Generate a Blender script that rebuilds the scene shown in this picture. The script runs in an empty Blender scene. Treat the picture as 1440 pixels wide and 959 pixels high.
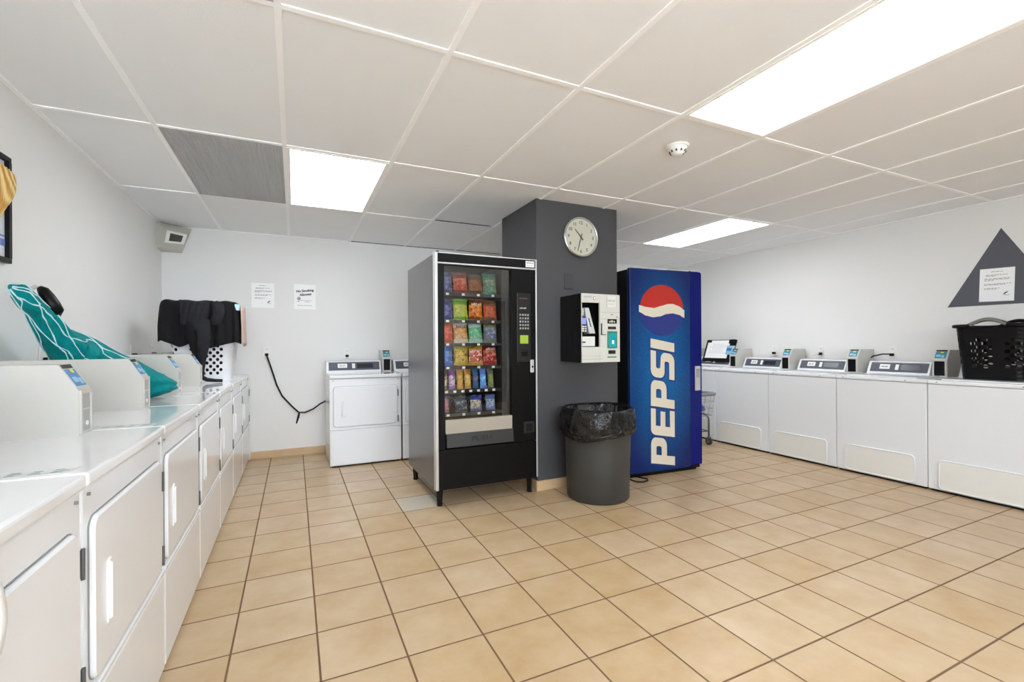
import bpy, bmesh, math, random
from mathutils import Vector, Matrix
random.seed(7)
PI = math.pi
SC = bpy.context.scene
COL = SC.collection

# ------------------------------------------------------------------ room numbers (metres)
CAM_H = 1.163
XL, XR, YB, YR, ZC = -1.144, 5.23, 5.43, -2.1, 2.3187
GX, GY, GA, GB = -0.0457, 1.7574, 0.6096, 1.218        # ceiling grid
TX, TY, TS = 0.0773, 1.7315, 0.3013                    # floor tile grid

# ------------------------------------------------------------------ materials
def srgb(r, g, b):
    def f(c):
        c /= 255.0
        return c / 12.92 if c <= 0.04045 else ((c + 0.055) / 1.055) ** 2.4
    return (f(r), f(g), f(b), 1.0)

MATS = {}
def mat(name, rgb, rough=0.5, metal=0.0, bump=0.0, bdist=0.01, bscale=60.0, var=0.0, vscale=4.0, emit=0.0, coat=0.0, spec=0.5):
    if name in MATS: return MATS[name]
    m = bpy.data.materials.new(name); m.use_nodes = True
    nt = m.node_tree; b = nt.nodes['Principled BSDF']
    c = srgb(*rgb)
    b.inputs['Base Color'].default_value = c
    b.inputs['Roughness'].default_value = rough
    b.inputs['Metallic'].default_value = metal
    b.inputs['Specular IOR Level'].default_value = spec
    if coat: b.inputs['Coat Weight'].default_value = coat
    if emit:
        b.inputs['Emission Color'].default_value = c
        b.inputs['Emission Strength'].default_value = emit
    tc = nt.nodes.new('ShaderNodeTexCoord')
    if var:
        n = nt.nodes.new('ShaderNodeTexNoise'); n.inputs['Scale'].default_value = vscale; n.inputs['Detail'].default_value = 4
        nt.links.new(tc.outputs['Object'], n.inputs['Vector'])
        mx = nt.nodes.new('ShaderNodeMix'); mx.data_type = 'RGBA'
        mx.inputs[6].default_value = tuple(max(0, v * (1 - var)) for v in c[:3]) + (1,)
        mx.inputs[7].default_value = tuple(min(1, v * (1 + var)) for v in c[:3]) + (1,)
        nt.links.new(n.outputs['Fac'], mx.inputs[0]); nt.links.new(mx.outputs[2], b.inputs['Base Color'])
    if bump:
        n2 = nt.nodes.new('ShaderNodeTexNoise'); n2.inputs['Scale'].default_value = bscale; n2.inputs['Detail'].default_value = 3
        nt.links.new(tc.outputs['Object'], n2.inputs['Vector'])
        bp = nt.nodes.new('ShaderNodeBump'); bp.inputs['Strength'].default_value = bump; bp.inputs['Distance'].default_value = bdist
        nt.links.new(n2.outputs['Fac'], bp.inputs['Height']); nt.links.new(bp.outputs['Normal'], b.inputs['Normal'])
    MATS[name] = m
    return m

WALL = mat('wall_paint', (234, 233, 230), 0.6, bump=0.12, bscale=90)
CEILT = mat('ceiling_tile', (241, 242, 243), 0.9, bump=0.1, bscale=160, var=0.02, vscale=3)
CEILB = mat('ceiling_bar', (254, 254, 254), 0.9, spec=.15)
DARK = mat('dark_void', (12, 12, 12), 0.9)
GREYP = mat('pillar_paint', (72, 72, 75), 0.5, bump=0.1, bscale=80)
BASEB = mat('beige_base_tile', (206, 176, 138), 0.4, var=0.12, vscale=6)
WHITE = mat('white_enamel', (236, 238, 241), 0.16, coat=0.3)
WHITE2 = mat('white_satin', (230, 232, 234), 0.35)
LIDW = mat('white_gloss_top', (238, 239, 240), 0.10, coat=0.5)
METERG = mat('meter_grey', (200, 197, 190), 0.4)
METERD = mat('meter_recess', (172, 171, 168), 0.5)
PANELG = mat('console_graphite', (78, 80, 92), 0.5)
CREAM = mat('aged_panel_white', (232, 231, 225), 0.35, var=0.05, vscale=5)
BLACKM = mat('black_metal', (16, 16, 17), 0.4, spec=.3)
BLACKS = mat('black_satin', (11, 10, 9), 0.42, spec=.16, bump=0.03, bscale=200)
BLACKP = mat('black_plastic', (9, 9, 10), 0.4, spec=.22)
ALU = mat('aluminium', (205, 205, 203), 0.35, metal=0.6)
CHROME = mat('chrome', (200, 200, 202), 0.2, metal=0.9)
STEEL = mat('grey_steel', (140, 140, 142), 0.35, metal=0.7)
HINGE = mat('hinge_grey', (95, 95, 95), 0.45, metal=0.3)
SIDEG = mat('vending_side_steel', (84, 82, 82), 0.25, metal=0.35, var=0.08, vscale=2.5)
BEIGE = mat('beige_strip', (168, 160, 145), 0.5)
PLATE = mat('outlet_white', (238, 236, 230), 0.35)
PAPER = mat('paper', (252, 252, 251), 0.8)
INK = mat('ink', (45, 45, 48), 0.8)
INKG = mat('ink_grey', (165, 165, 168), 0.8)
TEAL_L = mat('teal_label', (40, 130, 150), 0.4)
BLUE_L = mat('blue_label', (60, 130, 185), 0.4)
YELL = mat('yellow_dot', (215, 215, 60), 0.4)
LIGHTBLUE = mat('light_blue', (150, 195, 225), 0.4)
CLOTHK = mat('black_cloth', (27, 27, 29), 0.9, bump=0.6, bscale=45, spec=0.2)
CLOTHK2 = mat('charcoal_cloth', (40, 40, 43), 0.9, bump=0.6, bscale=45, spec=0.2)
PINK = mat('pink_cloth', (205, 175, 165), 0.9, bump=0.4)
PLW = mat('white_plastic', (235, 235, 238), 0.35)
CANG = mat('can_grey', (58, 58, 56), 0.5, bump=0.08, bscale=30, var=0.06, vscale=5)
TEAL = mat('teal_cloth', (0, 128, 130), 0.6, bump=1.0, bdist=0.05, bscale=9, spec=0.12)
CORDW = mat('white_cord', (200, 230, 232), 0.6)
STRAW = mat('straw', (226, 184, 100), 0.8)
_nt = STRAW.node_tree; _w = _nt.nodes.new('ShaderNodeTexWave'); _w.bands_direction = 'Y'; _w.inputs['Scale'].default_value = 17; _w.inputs['Distortion'].default_value = 1.5
_r = _nt.nodes.new('ShaderNodeValToRGB'); _r.color_ramp.elements[0].color = srgb(196, 142, 62); _r.color_ramp.elements[1].color = srgb(246, 222, 156)
_t = _nt.nodes.new('ShaderNodeTexCoord'); _nt.links.new(_t.outputs['Object'], _w.inputs['Vector']); _nt.links.new(_w.outputs['Fac'], _r.inputs[0]); _nt.links.new(_r.outputs[0], _nt.nodes['Principled BSDF'].inputs['Base Color'])
NAVY = mat('navy', (20, 30, 110), 0.3)
PWHITE = mat('logo_cream', (222, 214, 194), 0.4)
PRED = mat('logo_red', (186, 36, 26), 0.35, var=0.15, vscale=8)
PBLUE = mat('logo_blue', (32, 48, 128), 0.35, var=0.15, vscale=8)
RUBBER = mat('rubber', (60, 60, 60), 0.6)
SPKB = mat('beige_housing', (205, 203, 192), 0.5)

def lamp_mat(name, rgb, strength):
    m = bpy.data.materials.new(name); m.use_nodes = True
    nt = m.node_tree; nt.nodes.clear()
    o = nt.nodes.new('ShaderNodeOutputMaterial'); e = nt.nodes.new('ShaderNodeEmission')
    e.inputs[0].default_value = rgb + (1,); e.inputs[1].default_value = strength
    nt.links.new(e.outputs[0], o.inputs[0]); return m
LAMP = lamp_mat('lit_diffuser', (0.96, 1.0, 1.05), 5.2)
SCREEN = mat('lit_screen', (120, 130, 235), 0.3, emit=0.3)
LCD = mat('lit_lcd', (150, 175, 60), 0.3, emit=0.08)

def glass_mat():
    m = bpy.data.materials.new('window_glass'); m.use_nodes = True
    nt = m.node_tree; nt.nodes.clear()
    o = nt.nodes.new('ShaderNodeOutputMaterial'); t = nt.nodes.new('ShaderNodeBsdfTransparent')
    g = nt.nodes.new('ShaderNodeBsdfGlossy'); g.inputs['Roughness'].default_value = 0.01
    t.inputs[0].default_value = (0.96, 0.97, 0.97, 1)
    lw = nt.nodes.new('ShaderNodeLayerWeight'); pw = nt.nodes.new('ShaderNodeMath'); pw.operation = 'POWER'; pw.inputs[1].default_value = 4.0
    fr = nt.nodes.new('ShaderNodeMath'); fr.operation = 'MULTIPLY_ADD'; fr.inputs[1].default_value = .9; fr.inputs[2].default_value = .055
    nt.links.new(lw.outputs['Facing'], pw.inputs[0]); nt.links.new(pw.outputs[0], fr.inputs[0])
    mx = nt.nodes.new('ShaderNodeMixShader')
    nt.links.new(fr.outputs[0], mx.inputs[0]); nt.links.new(t.outputs[0], mx.inputs[1]); nt.links.new(g.outputs[0], mx.inputs[2])
    nt.links.new(mx.outputs[0], o.inputs[0]); return m
GLASS = glass_mat()

def floor_mat():
    m = bpy.data.materials.new('floor_tiles'); m.use_nodes = True
    nt = m.node_tree; L = nt.links; b = nt.nodes['Principled BSDF']
    tc = nt.nodes.new('ShaderNodeTexCoord'); sp = nt.nodes.new('ShaderNodeSeparateXYZ')
    L.new(tc.outputs['Object'], sp.inputs[0])
    def M(op, a, bb=None, c=None):
        n = nt.nodes.new('ShaderNodeMath'); n.operation = op
        for i, v in enumerate((a, bb, c)):
            if v is None: continue
            if isinstance(v, (int, float)): n.inputs[i].default_value = v
            else: L.new(v, n.inputs[i])
        return n.outputs[0]
    gx = M('DIVIDE', M('SUBTRACT', sp.outputs[0], TX), TS); gy = M('DIVIDE', M('SUBTRACT', sp.outputs[1], TY), TS)
    ix, iy = M('FLOOR', gx), M('FLOOR', gy)
    fx, fy = M('FRACT', gx), M('FRACT', gy)
    ex = M('MINIMUM', fx, M('SUBTRACT', 1.0, fx)); ey = M('MINIMUM', fy, M('SUBTRACT', 1.0, fy))
    e = M('MINIMUM', ex, ey)
    tile = M('SMOOTHSTEP', 0.009, 0.016, e) if False else None
    mr = nt.nodes.new('ShaderNodeMapRange'); mr.interpolation_type = 'SMOOTHSTEP'
    mr.inputs[1].default_value = 0.008; mr.inputs[2].default_value = 0.016
    L.new(e, mr.inputs[0]); tile = mr.outputs[0]
    cv = nt.nodes.new('ShaderNodeCombineXYZ'); L.new(ix, cv.inputs[0]); L.new(iy, cv.inputs[1])
    wn = nt.nodes.new('ShaderNodeTexWhiteNoise'); wn.noise_dimensions = '3D'; L.new(cv.outputs[0], wn.inputs[0])
    # cloudy glaze, shifted per tile
    add = nt.nodes.new('ShaderNodeVectorMath'); add.operation = 'ADD'
    sc = nt.nodes.new('ShaderNodeVectorMath'); sc.operation = 'SCALE'; sc.inputs[3].default_value = 7.0
    L.new(wn.outputs['Color'], sc.inputs[0]); L.new(tc.outputs['Object'], add.inputs[0]); L.new(sc.outputs[0], add.inputs[1])
    nz = nt.nodes.new('ShaderNodeTexNoise'); nz.inputs['Scale'].default_value = 5.5; nz.inputs['Detail'].default_value = 5; nz.inputs['Roughness'].default_value = 0.6
    L.new(add.outputs[0], nz.inputs['Vector'])
    rp = nt.nodes.new('ShaderNodeValToRGB'); L.new(nz.outputs['Fac'], rp.inputs[0])
    rp.color_ramp.elements[0].position = 0.3; rp.color_ramp.elements[0].color = srgb(184, 154, 114)
    rp.color_ramp.elements[1].position = 0.68; rp.color_ramp.elements[1].color = srgb(200, 176, 142)
    hv = nt.nodes.new('ShaderNodeHueSaturation'); L.new(rp.outputs[0], hv.inputs['Color'])
    L.new(M('MULTIPLY_ADD', wn.outputs['Value'], 0.10, 0.95), hv.inputs['Value'])
    L.new(M('MULTIPLY_ADD', wn.outputs['Value'], -0.16, 1.08), hv.inputs['Saturation'])
    pale = M('MULTIPLY', M('COMPARE', ix, 2.0, 0.4), M('COMPARE', iy, 5.0, 0.4))
    m1 = nt.nodes.new('ShaderNodeMix'); m1.data_type = 'RGBA'; L.new(pale, m1.inputs[0]); L.new(hv.outputs[0], m1.inputs[6]); m1.inputs[7].default_value = srgb(196, 186, 168)
    m2 = nt.nodes.new('ShaderNodeMix'); m2.data_type = 'RGBA'; L.new(tile, m2.inputs[0]); m2.inputs[6].default_value = srgb(112, 84, 60); L.new(m1.outputs[2], m2.inputs[7])
    L.new(m2.outputs[2], b.inputs['Base Color'])
    L.new(M('SUBTRACT', 0.9, M('MULTIPLY', tile, 0.58)), b.inputs['Roughness'])
    bp = nt.nodes.new('ShaderNodeBump'); bp.inputs['Strength'].default_value = 0.5; bp.inputs['Distance'].default_value = 0.004
    L.new(M('ADD', tile, M('MULTIPLY', nz.outputs['Fac'], 0.12)), bp.inputs['Height']); L.new(bp.outputs[0], b.inputs['Normal'])
    return m

def art_mat():      # blue drinks-machine panel: printed artwork with a bright middle and water beads
    m = bpy.data.materials.new('blue_panel_art'); m.use_nodes = True
    nt = m.node_tree; L = nt.links; b = nt.nodes['Principled BSDF']
    tc = nt.nodes.new('ShaderNodeTexCoord')
    gr = nt.nodes.new('ShaderNodeTexGradient'); gr.gradient_type = 'SPHERICAL'
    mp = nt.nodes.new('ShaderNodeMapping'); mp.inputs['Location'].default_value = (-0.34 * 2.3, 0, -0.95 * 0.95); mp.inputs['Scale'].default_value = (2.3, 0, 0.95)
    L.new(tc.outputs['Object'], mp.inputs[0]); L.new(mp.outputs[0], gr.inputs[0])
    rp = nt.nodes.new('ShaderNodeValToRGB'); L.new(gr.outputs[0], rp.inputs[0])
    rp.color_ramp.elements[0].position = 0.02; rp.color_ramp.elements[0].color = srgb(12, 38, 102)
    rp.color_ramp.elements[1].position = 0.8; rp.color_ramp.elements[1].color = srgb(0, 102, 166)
    vo = nt.nodes.new('ShaderNodeTexVoronoi'); vo.inputs['Scale'].default_value = 70; vo.inputs['Randomness'].default_value = 1
    L.new(tc.outputs['Object'], vo.inputs['Vector'])
    r2 = nt.nodes.new('ShaderNodeValToRGB'); L.new(vo.outputs['Distance'], r2.inputs[0])
    r2.color_ramp.elements[0].position = 0.10; r2.color_ramp.elements[0].color = (1.15, 1.2, 1.25, 1)
    r2.color_ramp.elements[1].position = 0.5; r2.color_ramp.elements[1].color = (0.72, 0.76, 0.82, 1)
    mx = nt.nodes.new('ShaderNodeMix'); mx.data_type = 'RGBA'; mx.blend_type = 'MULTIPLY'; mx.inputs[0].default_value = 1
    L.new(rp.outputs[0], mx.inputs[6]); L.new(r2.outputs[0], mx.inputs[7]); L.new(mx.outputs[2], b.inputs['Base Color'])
    b.inputs['Roughness'].default_value = 0.3; b.inputs['Specular IOR Level'].default_value = 0.3
    return m

def bag_mat(key, c1, c2, c3):      # snack wrapper: ground colour, band and a blob of printed picture
    k = 'wrap_' + key
    if k in MATS: return MATS[k]
    m = bpy.data.materials.new(k); m.use_nodes = True
    nt = m.node_tree; L = nt.links; b = nt.nodes['Principled BSDF']
    tc = nt.nodes.new('ShaderNodeTexCoord')
    nz = nt.nodes.new('ShaderNodeTexNoise'); nz.inputs['Scale'].default_value = 30; nz.inputs['Detail'].default_value = 3; nz.inputs['Distortion'].default_value = 1.2
    L.new(tc.outputs['Object'], nz.inputs['Vector'])
    r1 = nt.nodes.new('ShaderNodeValToRGB'); L.new(nz.outputs['Fac'], r1.inputs[0])
    r1.color_ramp.interpolation = 'CONSTANT'; e = r1.color_ramp.elements
    e[0].color = srgb(*c3); e[1].position = 0.40; e[1].color = srgb(*c1)
    for pos, cc in ((.53, c2), (.60, c1), (.66, tuple(min(255, v + 60) for v in c2)), (.70, c2)):
        k_ = e.new(pos); k_.color = srgb(*cc)
    sp = nt.nodes.new('ShaderNodeSeparateXYZ'); L.new(tc.outputs['Generated'], sp.inputs[0])
    r2 = nt.nodes.new('ShaderNodeValToRGB'); r2.color_ramp.interpolation = 'CONSTANT'; L.new(sp.outputs[2], r2.inputs[0])
    e = r2.color_ramp.elements; e[0].color = (0, 0, 0, 1); e[1].position = 0.70; e[1].color = (1, 1, 1, 1); k_ = e.new(.16); k_.color = (0, 0, 0, 1); e[0].color = (.8, .8, .8, 1)
    mx = nt.nodes.new('ShaderNodeMix'); mx.data_type = 'RGBA'; L.new(r2.outputs[0], mx.inputs[0]); L.new(r1.outputs[0], mx.inputs[6]); mx.inputs[7].default_value = srgb(*c3)
    L.new(mx.outputs[2], b.inputs['Base Color']); b.inputs['Roughness'].default_value = 0.3
    n3 = nt.nodes.new('ShaderNodeTexNoise'); n3.inputs['Scale'].default_value = 35; L.new(tc.outputs['Object'], n3.inputs['Vector'])
    bp = nt.nodes.new('ShaderNodeBump'); bp.inputs['Strength'].default_value = 1.0; bp.inputs['Distance'].default_value = 0.02
    L.new(n3.outputs['Fac'], bp.inputs['Height']); L.new(bp.outputs[0], b.inputs['Normal'])
    MATS[k] = m
    return m

# ------------------------------------------------------------------ mesh builder
class MB:
    def __init__(s): s.v = []; s.f = []; s.mi = []; s.sm = []
    def _add(s, vs, fs, mi=0, smooth=False):
        o = len(s.v); s.v += [tuple(p) for p in vs]
        for f in fs: s.f.append([i + o for i in f]); s.mi.append(mi); s.sm.append(smooth)
        return s
    def box(s, x0, x1, y0, y1, z0, z1, bev=0.0, mi=0, seg=2):
        x0, x1 = min(x0, x1), max(x0, x1); y0, y1 = min(y0, y1), max(y0, y1); z0, z1 = min(z0, z1), max(z0, z1)
        if bev <= 0:
            vs = [(x, y, z) for z in (z0, z1) for y in (y0, y1) for x in (x0, x1)]
            return s._add(vs, [(0, 2, 3, 1), (4, 5, 7, 6), (0, 1, 5, 4), (2, 6, 7, 3), (0, 4, 6, 2), (1, 3, 7, 5)], mi)
        bm = bmesh.new(); bmesh.ops.create_cube(bm, size=1)
        for v in bm.verts:
            v.co = Vector(((x0 + x1) / 2 + v.co.x * (x1 - x0), (y0 + y1) / 2 + v.co.y * (y1 - y0), (z0 + z1) / 2 + v.co.z * (z1 - z0)))
        bmesh.ops.bevel(bm, geom=bm.edges[:], offset=min(bev, 0.49 * min(x1 - x0, y1 - y0, z1 - z0)), segments=seg, affect='EDGES', profile=0.5)
        s.bm(bm, mi); return s
    def bm(s, bm, mi=0, smooth=False):
        bm.verts.index_update()
        s._add([v.co[:] for v in bm.verts], [[v.index for v in f.verts] for f in bm.faces], mi, smooth); bm.free()
    def prism(s, pts, a0, a1, axis='y', mi=0):     # pts: polygon in the two other axes
        n = len(pts)
        def P(p, a):
            if axis == 'x': return (a, p[0], p[1])
            if axis == 'y': return (p[0], a, p[1])
            return (p[0], p[1], a)
        vs = [P(p, a0) for p in pts] + [P(p, a1) for p in pts]
        fs = [list(range(n)), list(range(2 * n - 1, n - 1, -1))] + [(i, i + n, (i + 1) % n + n, (i + 1) % n) for i in range(n)]
        return s._add(vs, fs, mi)
    def rrect(s, x0, x1, z0, z1, r, y0, y1, mi=0, inset=0.0):   # rounded panel facing -y (front at y0), optional chamfered rim
        def ring(d, y):
            out = []; rr = max(r - d, 0.002)
            for cx, cz, a0 in ((x1 - r, z1 - r, 0), (x0 + r, z1 - r, 90), (x0 + r, z0 + r, 180), (x1 - r, z0 + r, 270)):
                for k in range(6):
                    a = math.radians(a0 + k * 18); out.append((cx + rr * math.cos(a), y, cz + rr * math.sin(a)))
            return out
        rings = [ring(0, y1), ring(0, y0 + inset)] + ([ring(inset, y0)] if inset else [])
        n = 24; vs = [p for rg in rings for p in rg]
        fs = [[(len(rings) - 1) * n + i for i in range(n - 1, -1, -1)], list(range(n))]
        for k in range(len(rings) - 1):
            for i in range(n): fs.append((k * n + i, k * n + (i + 1) % n, (k + 1) * n + (i + 1) % n, (k + 1) * n + i))
        return s._add(vs, fs, mi)
    def tube(s, pts, r, n=8, mi=0, closed=False, cap=True):
        pts = [Vector(p) for p in pts]; m = len(pts); rad = r if isinstance(r, (list, tuple)) else [r] * m
        vs = []; up = None
        for i, p in enumerate(pts):
            a = pts[(i - 1) % m] if (closed or i > 0) else p; b = pts[(i + 1) % m] if (closed or i < m - 1) else p
            t = (b - a).normalized()
            if up is None: up = Vector((0, 0, 1)) if abs(t.z) < 0.9 else Vector((1, 0, 0))
            u = t.cross(up).normalized(); w = u.cross(t).normalized(); up = w
            for k in range(n):
                an = 2 * PI * k / n; vs.append(p + (u * math.cos(an) + w * math.sin(an)) * rad[i])
        fs = []
        for i in range(m if closed else m - 1):
            j = (i + 1) % m
            for k in range(n): fs.append((i * n + k, i * n + (k + 1) % n, j * n + (k + 1) % n, j * n + k))
        if cap and not closed: fs += [list(range(n - 1, -1, -1)), [(m - 1) * n + k for k in range(n)]]
        return s._add(vs, fs, mi, True)
    def cyl(s, c, r, h, axis='z', n=20, r2=None, mi=0, smooth=False):
        r2 = r if r2 is None else r2; vs = []
        for rr, d in ((r, 0), (r2, h)):
            for k in range(n):
                a = 2 * PI * k / n; u, w = rr * math.cos(a), rr * math.sin(a)
                vs.append({'z': (c[0] + u, c[1] + w, c[2] + d), 'y': (c[0] + u, c[1] + d, c[2] + w), 'x': (c[0] + d, c[1] + u, c[2] + w)}[axis])
        fs = [list(range(n - 1, -1, -1)), list(range(n, 2 * n))]
        o = len(s.v); s._add(vs, fs, mi)
        s._add(vs, [(k, (k + 1) % n, n + (k + 1) % n, n + k) for k in range(n)], mi, smooth); return s
    def lathe(s, prof, c=(0, 0, 0), n=40, mi=0, fn=None):
        vs = []
        for j, (r, z) in enumerate(prof):
            for k in range(n):
                a = 2 * PI * k / n; rr, zz = (r, z) if fn is None else fn(j, k, r, z, a)
                vs.append((c[0] + rr * math.cos(a), c[1] + rr * math.sin(a), c[2] + zz))
        fs = [(j * n + k, j * n + (k + 1) % n, (j + 1) * n + (k + 1) % n, (j + 1) * n + k) for j in range(len(prof) - 1) for k in range(n)]
        return s._add(vs, fs, mi, True)
    def grid(s, fn, nu, nv, mi=0, smooth=True, wrap=False):
        vs = [fn(i / (nu if wrap else nu - 1), j / (nv - 1)) for j in range(nv) for i in range(nu)]
        fs = []
        for j in range(nv - 1):
            for i in range(nu if wrap else nu - 1):
                i2 = (i + 1) % nu; fs.append((j * nu + i, j * nu + i2, (j + 1) * nu + i2, (j + 1) * nu + i))
        return s._add(vs, fs, mi, smooth)
    def build(s, name, mats, parent=None, solid=0.0, sub=0, loc=None, off=0.0):
        me = bpy.data.meshes.new(name); me.from_pydata(s.v, [], s.f)
        if not isinstance(mats, (list, tuple)): mats = [mats]
        for m in mats: me.materials.append(m)
        for p, mi, sm in zip(me.polygons, s.mi, s.sm): p.material_index = mi; p.use_smooth = sm
        bm = bmesh.new(); bm.from_mesh(me); bmesh.ops.recalc_face_normals(bm, faces=bm.faces[:]); bm.to_mesh(me); bm.free()
        me.update()
        o = bpy.data.objects.new(name, me); COL.objects.link(o)
        if parent: o.parent = parent
        if loc: o.location = loc
        if solid:
            md = o.modifiers.new('thickness', 'SOLIDIFY'); md.thickness = solid; md.offset = off
        if sub:
            md = o.modifiers.new('smooth', 'SUBSURF'); md.levels = sub; md.render_levels = sub
        return o

def thing(name, label, cat, loc=(0, 0, 0), rz=0.0, group=None):
    o = bpy.data.objects.new(name, None); COL.objects.link(o); o.empty_display_size = 0.1
    o.location = loc; o.rotation_euler = (0, 0, rz); tag(o, label, cat, group); return o
def tag(o, label, cat, group=None):
    o['label'] = label; o['category'] = cat
    if group: o['group'] = group
    return o
def struct(o): o['kind'] = 'structure'; return o
def dup(root, loc=None, rz=None, label=None):
    def cp(o, par):
        c = o.copy(); COL.objects.link(c); c.parent = par
        for ch in list(o.children): cp(ch, c)
        return c
    r = cp(root, None)
    if loc is not None: r.location = loc
    if rz is not None: r.rotation_euler = (0, 0, rz)
    if label: r['label'] = label
    return r

def text(name, body, size, m, parent, loc, rot=(PI / 2, 0, 0), ext=0.0006, sx=1.0, shear=0.0, bold=0.0, spacing=1.0):
    cu = bpy.data.curves.new(name, 'FONT'); cu.body = body; cu.size = size; cu.align_x = 'CENTER'; cu.align_y = 'CENTER'
    cu.extrude = ext; cu.shear = shear; cu.offset = bold; cu.space_character = spacing; cu.resolution_u = 3
    t = bpy.data.objects.new(name + '_tmp', cu); COL.objects.link(t)
    dg = bpy.context.evaluated_depsgraph_get()
    me = bpy.data.meshes.new_from_object(t.evaluated_get(dg))
    bpy.data.objects.remove(t); bpy.data.curves.remove(cu)
    for v in me.vertices: v.co.x *= sx
    me.name = name; me.materials.clear(); me.materials.append(m)
    o = bpy.data.objects.new(name, me); COL.objects.link(o); o.parent = parent; o.location = loc; o.rotation_euler = rot
    return o

def marks(name, n, wd, ht, m, parent, loc, rot=(PI / 2, 0, 0)):     # small lettering too blurred to read: a row of uneven strokes
    mb = MB(); st = wd / n
    for k in range(n):
        x = -wd / 2 + st * k; h1 = ht * (.75 + .25 * ((k * 7) % 3) / 2); k2 = (k * 5) % 3
        mb.box(x, x + st * .22, -ht / 2, -ht / 2 + h1, -.0004, .0004)
        if k2 != 0: mb.box(x + st * .22, x + st * .7, -ht / 2 + h1 * .42, -ht / 2 + h1 * .6, -.0004, .0004)
        if k2 != 1: mb.box(x + st * .5, x + st * .72, -ht / 2, -ht / 2 + h1 * .8, -.0004, .0004)
        if k2 == 2: mb.box(x + st * .22, x + st * .72, -ht / 2 + h1 * .85, -ht / 2 + h1, -.0004, .0004)
    return_o = mb.build(name, m, parent); return_o.location = loc; return_o.rotation_euler = rot
    return return_o

def poly_fill(name, loops, m, parent, loc, rot, depth, extra=0.0):   # filled 2-D outlines (inner loops become holes)
    cu = bpy.data.curves.new(name, 'CURVE'); cu.dimensions = '2D'; cu.fill_mode = 'BOTH'; cu.extrude = depth; cu.offset = extra
    for lp in loops:
        sp = cu.splines.new('POLY'); sp.points.add(len(lp) - 1); sp.use_cyclic_u = True
        for p, q in zip(sp.points, lp): p.co = (q[0], q[1], 0, 1)
    t = bpy.data.objects.new(name + '_tmp', cu); COL.objects.link(t)
    dg = bpy.context.evaluated_depsgraph_get()
    me = bpy.data.meshes.new_from_object(t.evaluated_get(dg))
    bpy.data.objects.remove(t); bpy.data.curves.remove(cu)
    me.name = name; me.materials.clear(); me.materials.append(m)
    o = bpy.data.objects.new(name, me); COL.objects.link(o); o.parent = parent; o.location = loc; o.rotation_euler = rot
    return o

def perf(mb, fn, nu, nv, mask, r=0.33, wrap=True):    # sheet fn(u,v) with a real round hole in every cell the mask allows
    vid = {}
    def V(u, v):
        k = (round(u * 4096) % (4096 if wrap else 99999), round(v * 4096))
        if k not in vid:
            vid[k] = len(mb.v); mb.v.append(tuple(fn(u % 1.0 if wrap else u, v)))
        return vid[k]
    for j in range(nv):
        for i in range(nu):
            c = [(0, 0), (.5, 0), (1, 0), (1, .5), (1, 1), (.5, 1), (0, 1), (0, .5)]
            o = [V((i + a) / nu, (j + b) / nv) for a, b in c]
            if mask(i, j):
                inn = []
                for k in range(8):
                    an = -3 * PI / 4 + k * PI / 4
                    inn.append(len(mb.v)); mb.v.append(tuple(fn((i + .5 + r * math.cos(an)) / nu, (j + .5 + r * math.sin(an)) / nv)))
                for k in range(8):
                    mb.f.append([o[k], o[(k + 1) % 8], inn[(k + 1) % 8], inn[k]]); mb.mi.append(0); mb.sm.append(False)
            else:
                mb.f.append(o); mb.mi.append(0); mb.sm.append(False)

def rr_perim(w, d, r):     # rounded rectangle perimeter: t in 0..1 -> (x, y), starting at the front left corner
    segs = [(w - 2 * r), PI * r / 2, (d - 2 * r), PI * r / 2] * 2; tot = sum(segs)
    def f(t):
        s = (t % 1.0) * tot
        for k, L in enumerate(segs):
            if s <= L or k == 7:
                break
            s -= L
        x0, x1, y0, y1 = -w / 2, w / 2, -d / 2, d / 2
        if k == 0: return (x0 + r + s, y0)
        if k == 1: a = -PI / 2 + s / r; return (x1 - r + r * math.cos(a), y0 + r + r * math.sin(a))
        if k == 2: return (x1, y0 + r + s)
        if k == 3: a = s / r; return (x1 - r + r * math.cos(a), y1 - r + r * math.sin(a))
        if k == 4: return (x1 - r - s, y1)
        if k == 5: a = PI / 2 + s / r; return (x0 + r + r * math.cos(a), y1 - r + r * math.sin(a))
        if k == 6: return (x0, y1 - r - s)
        a = PI + s / r; return (x0 + r + r * math.cos(a), y0 + r + r * math.sin(a))
    return f

# ================================================================== THE ROOM
fl = struct(MB().box(XL - .1, XR + .1, YR - .1, YB + .1, -0.1, 0).build('floor', floor_mat()))
struct(MB().box(XL - .1, XL, YR - .1, YB + .1, 0, 2.5).build('wall_left', WALL))
struct(MB().box(XL, XR, YB, YB + .1, 0, 2.5).build('wall_back', WALL))
struct(MB().box(XR, XR + .1, YR - .1, YB + .1, 0, 2.5).build('wall_right', WALL))
DX0, DX1, DZ = 3.0, 3.9, 2.05
rw = MB(); WX0, WX1, WZ0, WZ1 = -1.0, 2.1, .8, 2.15
rw.box(XL, WX0, YR - .1, YR, 0, 2.5); rw.box(WX1, DX0, YR - .1, YR, 0, 2.5); rw.box(WX0, WX1, YR - .1, YR, 0, WZ0); rw.box(WX0, WX1, YR - .1, YR, WZ1, 2.5); rw.box(DX1, XR, YR - .1, YR, 0, 2.5); rw.box(DX0, DX1, YR - .1, YR, DZ, 2.5)
struct(rw.build('wall_rear', WALL))
wf = MB()
for a in range(4):
    x = WX0 + (WX1 - WX0) * a / 3; wf.box(max(WX0, x - .025), min(WX1, x + .025), YR - .08, YR - .03, WZ0, WZ1)
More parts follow.
